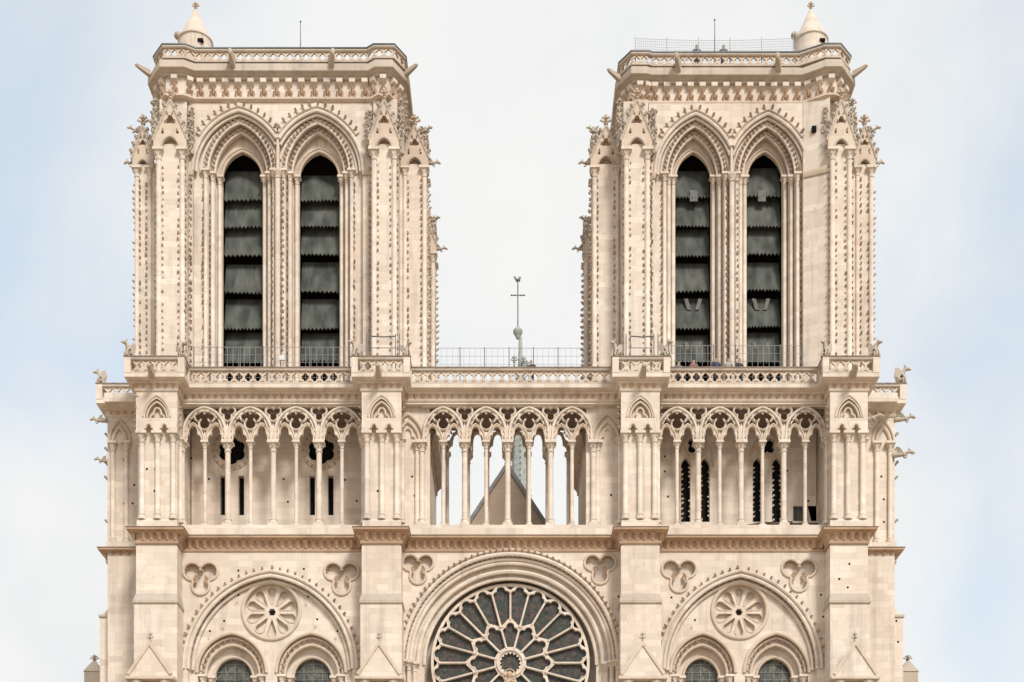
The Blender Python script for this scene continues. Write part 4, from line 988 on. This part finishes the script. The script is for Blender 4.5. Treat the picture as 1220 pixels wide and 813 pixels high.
    fl = MB(); fl.prism(offset_path(out, -.52), zt + .06, zt + .30); fl.build('tower_deck', 'roof', tw)
    return tw
def _pt():
    return panel_mesh(.46, .46)
PANT = _pt()
T1 = tower('left bell tower with a conical stair turret at its outer corner', (184, 221), (159, 181), (441, 474), (479, 509), (289.0, 380.6), 1.0,
      [(176, 2.7), (190, 1.3), (219, 1.3), (232, 1.6), (438, 1.6), (446, 1.3), (468, 1.3), (488, 2.7)], [(185.5, 2.2), (195, 1.32), (220, 1.32), (232, 1.62), (438, 1.62), (446, 1.32), (468, 1.32), (480.5, 2.2)], None, 0.0, (240, 272, 305, 349.5, 392, 432), (276, 394), 233)
T2 = tower('right bell tower with netting and people on its roof', (742, 776), (705, 739), (988, 1017), (1019, 1042), (825.8, 910.8), .885,
      [(733, 2.9), (752, 1.65), (771, 1.65), (776, 1.75), (956, 1.75), (984, 1.1), (1003, 1.1), (1019, 2.6)], [(740.5, 2.5), (754, 1.67), (772, 1.67), (777, 1.77), (952, 1.77), (983, 1.12), (1000, 1.12), (1011, 2.0)], ((957, 2.05), (989, 1.5)), -.12, (236, 270, 305, 347, 391.5, 432), (809, 929), 966, 4)
for (px, py, Y) in ((972, 154, 1.75),): pass
m = MB(); m.box(X(970, 1.75) - .12, X(970, 1.75) + .12, 1.70, 1.9, Z(154, 1.75) - .16, Z(154, 1.75) + .16); m.build('wall_opening', 'void', T2)

# ------------------------------------------------------------------ nave roof, gable and spire behind
YG = 13.5; xg = X(604, YG); zap = Z(557, YG); hwid = 7.2; zev = zap - 1.52 * hwid
m = MB(); m.plate([(xg - hwid, 20), (xg + hwid, 20), (xg + hwid, zev), (xg, zap), (xg - hwid, zev)], [], YG, YG + .6); go_ = part('nave_gable', m, 'gable')
m = MB(); m.sweep([(xg - hwid, zev), (xg, zap), (xg + hwid, zev)], [(-.02, YG - .12), (.20, YG - .12), (.20, YG + .7), (-.02, YG + .7)]); m.build('gable_coping', 'roof', go_)
m = MB(); m.plate([(xg - hwid, zev), (xg + hwid, zev), (xg, zap)], [], YG + .75, 62.0); part('nave_roof', m, 'roof')
m = MB(); m.box(xg - hwid, xg + hwid, YG + .65, 80, 0, zev); part('nave_wall', m, 'stone')
YF = 60.0; xf = X(617, YF)
m = MB(); zf = lambda py: Z(py, YF)
m.lathe(xf + .25, YF, 0, [(1.0, 30), (.95, zf(600)), (.80, zf(540)), (.70, zf(510)), (.26, zf(440)), (.15, zf(402))], 8)
for q in range(8):
    a = 2 * PI * q / 8
    for j in range(26):
        zz = zf(600) + j * .58; t = j / 26; rr = .95 - .62 * t
        if zz < zf(445): crk(m, (xf + .25 + rr * math.cos(a), YF + rr * math.sin(a), zz), (math.cos(a), math.sin(a), .3), .22)
sp = part('spire', m, 'verdigris')
m = MB(); m.lathe(xf, YF, 0, [(.16, zf(404)), (.26, zf(401)), (.46, zf(397)), (.46, zf(394)), (.26, zf(391)), (.14, zf(389))], 14); m.build('spire_crown', 'verdigris', sp)
m = MB(); m.tube([(xf, YF, zf(392)), (xf, YF, zf(336))], .06, 8); m.tube([(xf - .62, YF, zf(352)), (xf + .62, YF, zf(352))], .05, 6)
for s_ in (-1, 1):
    for dx in (.3, .62): m.ball((xf + s_ * dx, YF, zf(352)), .09, 6, 4)
m.build('cross', 'iron', sp)
m = MB(); m.tube([(xf - .28, YF, zf(335) + .22), (xf - .1, YF, zf(335) + .05), (xf + .12, YF, zf(335) + .1), (xf + .2, YF, zf(335) + .36), (xf + .32, YF, zf(335) + .34)], [.05, .16, .17, .1, .03], 6)
m.add([(xf - .2, YF - .03, zf(335)), (xf - .45, YF - .03, zf(335) + .35), (xf - .3, YF - .03, zf(335) + .5), (xf - .05, YF - .03, zf(335) + .15)], [(0, 1, 2, 3)]); m.build('weathercock', 'iron', sp)
for j, (dx, py) in enumerate(((.55, 431), (.9, 436), (-.35, 430))):
    m = MB(); m.inst(finial_mb(), Matrix.Translation((xf + dx, YF - .6, zf(py + 10)))); m.build('spire_pinnacle', 'verdigris', sp)
# flank pinnacles beside the front
for px, s_ in ((110, -1), (1084, 1)):
    Y = 17.0; xx = X(px, Y); m = MB(); zt = Z(800, Y)
    m.box(xx - .55, xx + .55, Y, Y + 2.5, 0, zt); m.frustum((xx - .6, xx + .6, Y - .05, Y + 1.2, zt), (xx - .12, xx + .12, Y + .4, Y + .6, Z(786, Y)))
    xa, xb = (xx, XL + .3) if s_ < 0 else (XR - .3, xx); m.box(xa, xb, Y + .1, Y + 2.0, 0, Z(830, Y))
    o = part('flank_pinnacle', m, 'grey'); put('finial', FIN, o, (xx, Y + .5, Z(788, Y)), scale=(.9, .9, .55))

# putlog holes scattered over the ashlar
for (px, py) in ((284, 680), (362, 678), (284, 709), (367, 711), (267, 740), (378, 738), (402, 752), (250, 752), (828, 739), (981, 735), (800, 712), (737, 711), (978, 709), (738, 640 + 71)): hole(px, py, 0.0)
for (px, py) in ((175, 434 + 125), (185, 559), (184, 585), (457, 566 - 6), (450, 585), (765, 560), (1000, 690), (1012, 672), (1010, 700), (1022, 640 + 83)): hole(px, py, YB if py > 650 else -.885)
for (px, py) in ((154, 640 + 45), (154, 712), (148, 740), (134, 685), (1040, 686), (1060, 686), (1052, 717), (1068, 740), (1046, 765), (1070, 765), (1047, 792), (1050, 568), (1053, 595), (1053, 622), (160, 578), (158, 600), (148, 600), (148, 548)): hole(px, py, YS if py < 735 else 2.3)
for (px, py) in ((228, 546), (226, 598), (249, 571), (338, 571), (343, 598), (411, 572), (425, 597), (792, 544), (792, 562), (796, 592), (938, 561), (963, 597)): hole(px, py, YW)
for (px, py) in ((491, 568), (494, 591), (728, 590)): hole(px, py, .34)
HOLES.build('putlog_hole', 'void', CATH, None, kind='stuff')

# ------------------------------------------------------------------ lower balcony with the statue in front of the rose
m = MB(); m.box(BUT[0][0] - .3, BUT[3][1] + .3, -2.9, .3, 18.9, 19.5); lo = part('lower_balcony', m)
st = MB(); xs = X(607, -1.0); zs = Z(800, -1.0) - 2.35
st.lathe(xs, -1.0, zs, [(.42, 0), (.44, .1), (.36, .5), (.33, 1.0), (.30, 1.35), (.36, 1.62), (.30, 1.80), (.13, 1.90), (.10, 1.98), (.15, 2.06), (.17, 2.18), (.15, 2.28), (.05, 2.35)], 14)
for q in range(9):
    a = 2 * PI * q / 9; st.tube([(xs + .30 * math.cos(a), -1 + .30 * math.sin(a), zs + 1.5), (xs + .37 * math.cos(a), -1 + .37 * math.sin(a), zs + .6), (xs + .44 * math.cos(a), -1 + .44 * math.sin(a), zs + .04)], [.03, .05, .06], 5)
st.tube([(xs - .30, -1.0, zs + 1.70), (xs - .36, -1.15, zs + 1.35), (xs - .1, -1.38, zs + 1.35)], [.10, .09, .06], 6)
st.tube([(xs + .30, -1.0, zs + 1.70), (xs + .36, -1.15, zs + 1.30), (xs + .05, -1.36, zs + 1.25)], [.10, .09, .06], 6)
sto = st.build('statue', 'frieze', None, 50)
tag(sto, 'standing robed stone figure in front of the centre of the rose window', 'statue')
k = MB(); k.tube([(xs + .12, -1.38, zs + 1.25), (xs + .14, -1.34, zs + 1.5), (xs + .15, -1.34, zs + 1.62)], [.12, .12, .06], 7); k.ball((xs + .15, -1.36, zs + 1.72), .11, 8, 6); k.build('child_figure', 'frieze', sto)
k = MB(); k.sweep(circle(xs, zs + 2.16, .34, 28), ROLL(0, -.86, .035), closed=True); k.build('halo', 'frieze', sto)
k = MB(); k.lathe(xs, -1.0, 19.5, [(.6, 0), (.6, .2), (.48, .3), (.48, zs - 19.75), (.58, zs - 19.62), (.58, zs - 19.5)], 8); k.build('pedestal', 'stone', sto)

# ------------------------------------------------------------------ crouching beasts on the balustrade
names = ('leftmost pier', 'second pier from the left', 'third pier from the left', 'rightmost pier')
ci = 0
for i, (a, b) in enumerate(BUT):
    for s_, xx in ((-1, a - .33), (1, b + .33)):
        an = -PI / 2 + s_ * .75; sc_ = .62 + .1 * random.random()
        o = put('chimera_statue', CHIM[ci % 2], None, (xx, YB - .31, ZG + .90), rot=(0, 0, an), scale=(sc_, sc_, sc_)); ci += 1
        tag(o, 'small crouching stone beast on the %s balustrade corner of the %s' % ('left' if s_ < 0 else 'right', names[i]), 'statue', 'stone beasts on the gallery balustrade')
o = put('chimera_statue', CHIM[0], None, (XR + .32, YS - .30, ZG + .90), rot=(0, 0, -.2), scale=(.8, .8, .8)); tag(o, 'stone beast leaning out at the far right end of the gallery balustrade', 'statue', 'stone beasts on the gallery balustrade')
o = put('chimera_statue', CHIM[1], None, (XL - .30, YS - .30, ZG + .90), rot=(0, 0, PI + .1), scale=(.66, .66, .66)); tag(o, 'stone beast looking out at the far left end of the gallery balustrade', 'statue', 'stone beasts on the gallery balustrade')

# ------------------------------------------------------------------ wire fences, frames and rods
def fence(name, label, xa, xb, y, z0, z1, posts, wires, vert=.30, r=.010, rp=.028, mat='net', sag=0.0):
    e = tag(empty(name, ((xa + xb) / 2, y, z0)), label, 'fence', 'wire safety fences')
    ox = (xa + xb) / 2
    pm = MB(); pm.tube([(0, 0, 0), (0, 0, z1 - z0 + .05)], rp, 6); pme = pm.mesh('post', M[mat if vert < .2 else 'iron'], 40)
    for i in range(posts): put('post', pme, e, (xa + (xb - xa) * i / (posts - 1) - ox, 0, 0))
    for j in range(wires):
        zz = (z1 - z0) * (j + 1) / wires; m = MB()
        m.tube([(xa - ox + (xb - xa) * q / 12, 0, zz - sag * math.sin(PI * q / 12)) for q in range(13)], r if j < wires - 1 else r * 1.5, 4); m.build('wire', mat, e)
    m = MB(); n = int((xb - xa) / vert)
    for q in range(n + 1):
        xx = xa - ox + (xb - xa) * q / n; m.tube([(xx, 0, 0), (xx, 0, z1 - z0 - sag * math.sin(PI * q / n))], r * .8, 4)
    m.build('mesh_wire', mat, e, kind='stuff')
    return e
Yf = .55
fence('wire_fence', 'wire safety fence in front of the left tower windows', X(231, Yf), X(424, Yf), Yf, ZG, Z(414, Yf), 8, 6, .3)
fence('wire_fence', 'wire safety fence between the two towers against the sky', X(519, 1.0), X(694, 1.0), 1.0, ZG, Z(415, 1.0), 7, 6, .3)
fence('wire_fence', 'wire safety fence in front of the right tower windows', X(797, Yf), X(956, Yf), Yf, ZG, Z(412, Yf), 7, 6, .3)
ztr = ZTOP - .12 + .30
fence('wire_fence', 'fine netting fence on the roof of the right tower', X(757, 2.0), X(945, 2.0), 2.0, ztr, Z(46, 2.0), 6, 12, .11, .007, sag=.12)
for nm, pa, pb in (('left', 437, 476), ('right', 746, 784)):
    Y = -.9; xa, xb = X(pa, Y), X(pb, Y); z1 = Z(398, Y); cx = (xa + xb) / 2
    e = tag(empty('steel_frame', (cx, Y, ZG)), 'open steel frame standing on the pier beside the %s tower' % nm, 'steel frame', 'steel frames on the piers')
    pm = MB(); pm.tube([(0, 0, 0), (0, 0, z1 - ZG)], .03, 6); pme = pm.mesh('post', M['iron'], 40)
    for dx in (xa - cx, xa - cx + .22, xb - cx - .22, xb - cx): put('post', pme, e, (dx, 0, 0))
    m = MB(); m.tube([(xa - cx + .2, 0, z1 - ZG - .12), (0, 0, z1 - ZG - .16), (xb - cx - .2, 0, z1 - ZG - .12)], .035, 6); m.build('crossbar', 'iron', e)
    m = MB(); m.tube([(xa - cx + .2, 0, z1 - ZG - .75), (xb - cx - .2, 0, z1 - ZG - .75)], .02, 6); m.build('lower_bar', 'iron', e)
for nm, px, y0, y1 in (('left', 358, 26, 60), ('right', 851.5, 24, 62)):
    Y = 5.0; m = MB(); zb = ZTOP + .1; m.tube([(0, 0, 0), (0, 0, Z(y1, Y) - zb), (0, 0, Z(y0, Y) - zb)], [.05, .035, .02], 6)
    o = m.build('lightning_rod', 'iron', None, 40, loc=(X(px, Y), Y, zb)); tag(o, 'thin lightning rod standing on the %s tower roof' % nm, 'lightning rod', 'lightning rods')
    m = MB(); m.ball((0, 0, Z(y0, Y) - zb), .06, 6, 4); m.build('tip', 'iron', o)
m = MB(); m.box(-.16, .16, -.06, .06, 0, .26); m.box(-.03, .03, -.02, .02, -.9, 0)
mw = plain_mat('white_enamel', (.6, .6, .58), (.55, .55, .53), .5)
o = m.build('floodlight', mw, None, None, loc=(X(336, .4), .42, Z(429.5, .42))); tag(o, 'small white floodlight at the left tower fence', 'floodlight')

# ------------------------------------------------------------------ visitors
def cloth_mat(name, top, legs, hair):
    m, t, b = mat_new(name); tc_ = t.nodes.new('ShaderNodeTexCoord'); sp_ = t.nodes.new('ShaderNodeSeparateXYZ'); rp = t.nodes.new('ShaderNodeValToRGB'); mr = t.nodes.new('ShaderNodeMath'); mr.operation = 'DIVIDE'; mr.inputs[1].default_value = 1.8
    L = t.links.new; L(tc_.outputs['Object'], sp_.inputs[0]); L(sp_.outputs['Z'], mr.inputs[0]); L(mr.outputs[0], rp.inputs['Fac'])
    rp.color_ramp.interpolation = 'CONSTANT'; el = rp.color_ramp.elements
    el[0].position = 0; el[0].color = (.02, .02, .02, 1); el[1].position = .05; el[1].color = (*legs, 1)
    for p_, c_ in ((.50, top), (.81, (.38, .26, .20)), (.91, hair)): e_ = el.new(p_); e_.color = (*c_, 1)
    L(rp.outputs['Color'], b.inputs['Base Color']); b.inputs['Roughness'].default_value = .85
    return m
def person(loc, rz, top, legs, hair, label, h=1.7):
    J = {'pel': (0, 0, .92), 'spi': (0, 0, 1.15), 'che': (0, 0, 1.36), 'nec': (0, 0, 1.48), 'hd0': (.01, 0, 1.56), 'hd1': (.02, 0, 1.64), 'top': (.0, 0, 1.71)}
    rad = {'pel': (.16, .12), 'spi': (.15, .11), 'che': (.18, .11), 'nec': (.06, .06), 'hd0': (.075, .085), 'hd1': (.085, .095), 'top': (.05, .055)}
    E = [('pel', 'spi'), ('spi', 'che'), ('che', 'nec'), ('nec', 'hd0'), ('hd0', 'hd1'), ('hd1', 'top')]
    for s_, q in ((-1, 'l'), (1, 'r')):
        J.update({'sh' + q: (0, .19 * s_, 1.40), 'el' + q: (.03, .25 * s_, 1.14), 'wr' + q: (.20, .20 * s_, 1.03), 'hn' + q: (.29, .18 * s_, 1.04), 'hi' + q: (0, .09 * s_, .86), 'kn' + q: (.03, .10 * s_, .48), 'an' + q: (0, .10 * s_, .08), 'to' + q: (.15, .11 * s_, .04)})
        rad.update({'sh' + q: (.07, .07), 'el' + q: (.05, .05), 'wr' + q: (.035, .035), 'hn' + q: (.035, .05), 'hi' + q: (.09, .09), 'kn' + q: (.065, .065), 'an' + q: (.05, .05), 'to' + q: (.045, .035)})
        E += [('che', 'sh' + q), ('sh' + q, 'el' + q), ('el' + q, 'wr' + q), ('wr' + q, 'hn' + q), ('pel', 'hi' + q), ('hi' + q, 'kn' + q), ('kn' + q, 'an' + q), ('an' + q, 'to' + q)]
    ks = list(J); me = bpy.data.meshes.new('person'); me.from_pydata([J[k_] for k_ in ks], [(ks.index(a), ks.index(b)) for a, b in E], [])
    o = put('person', me, None, loc, rot=(0, 0, rz), scale=(h / 1.71,) * 3)
    o.modifiers.new('skin', 'SKIN'); o.modifiers.new('sub', 'SUBSURF').render_levels = 1
    sv = me.skin_vertices[0].data if me.skin_vertices else None
    if sv is None:
        bmx = bmesh.new(); bmx.from_mesh(me); bmx.verts.layers.skin.verify(); bmx.to_mesh(me); bmx.free(); sv = me.skin_vertices[0].data
    for i, k_ in enumerate(ks): sv[i].radius = rad[k_]; sv[i].use_root = (k_ == 'pel')
    me.materials.append(cloth_mat('clothes', top, legs, hair))
    for p_ in me.polygons: p_.use_smooth = True
    o.modifiers['skin'].use_smooth_shade = True
    tag(o, label, 'person', 'visitors on the towers'); return o
for px, Y, h, top, hair, lab in ((809, .1, 1.62, (.12, .13, .16), (.03, .02, .015), 'person in dark grey jacket, leftmost behind the right tower balustrade'),
        (827, .05, 1.68, (.20, .09, .08), (.05, .03, .02), 'person in dull red top behind the right tower balustrade'),
        (854, .0, 1.78, (.035, .04, .065), (.02, .015, .01), 'tall person in navy jacket behind the right tower balustrade'),
        (868.5, .05, 1.76, (.30, .28, .26), (.10, .06, .03), 'person in beige grey coat below the right tower middle pier'),
        (882, .05, 1.72, (.03, .03, .035), (.02, .015, .01), 'person in black jacket, rightmost behind the right tower balustrade'),
        (633, .1, 1.66, (.04, .05, .06), (.02, .015, .01), 'person in dark clothes on the gallery beside the distant spire')):
    person((X(px, Y), Y + .25, ZG), -PI / 2 + random.uniform(-.5, .5), top, (.035, .038, .05), hair, lab, h)
for px, top, lab in ((830, (.05, .05, .07), 'person in dark jacket on the right tower roof, left of the lightning rod'), (862, (.10, .08, .09), 'person in dark brown jacket on the right tower roof, right of the lightning rod')):
    person((X(px, 2.5), 2.5, ztr), -PI / 2, top, (.04, .04, .05), (.02, .015, .01), lab, 1.7)
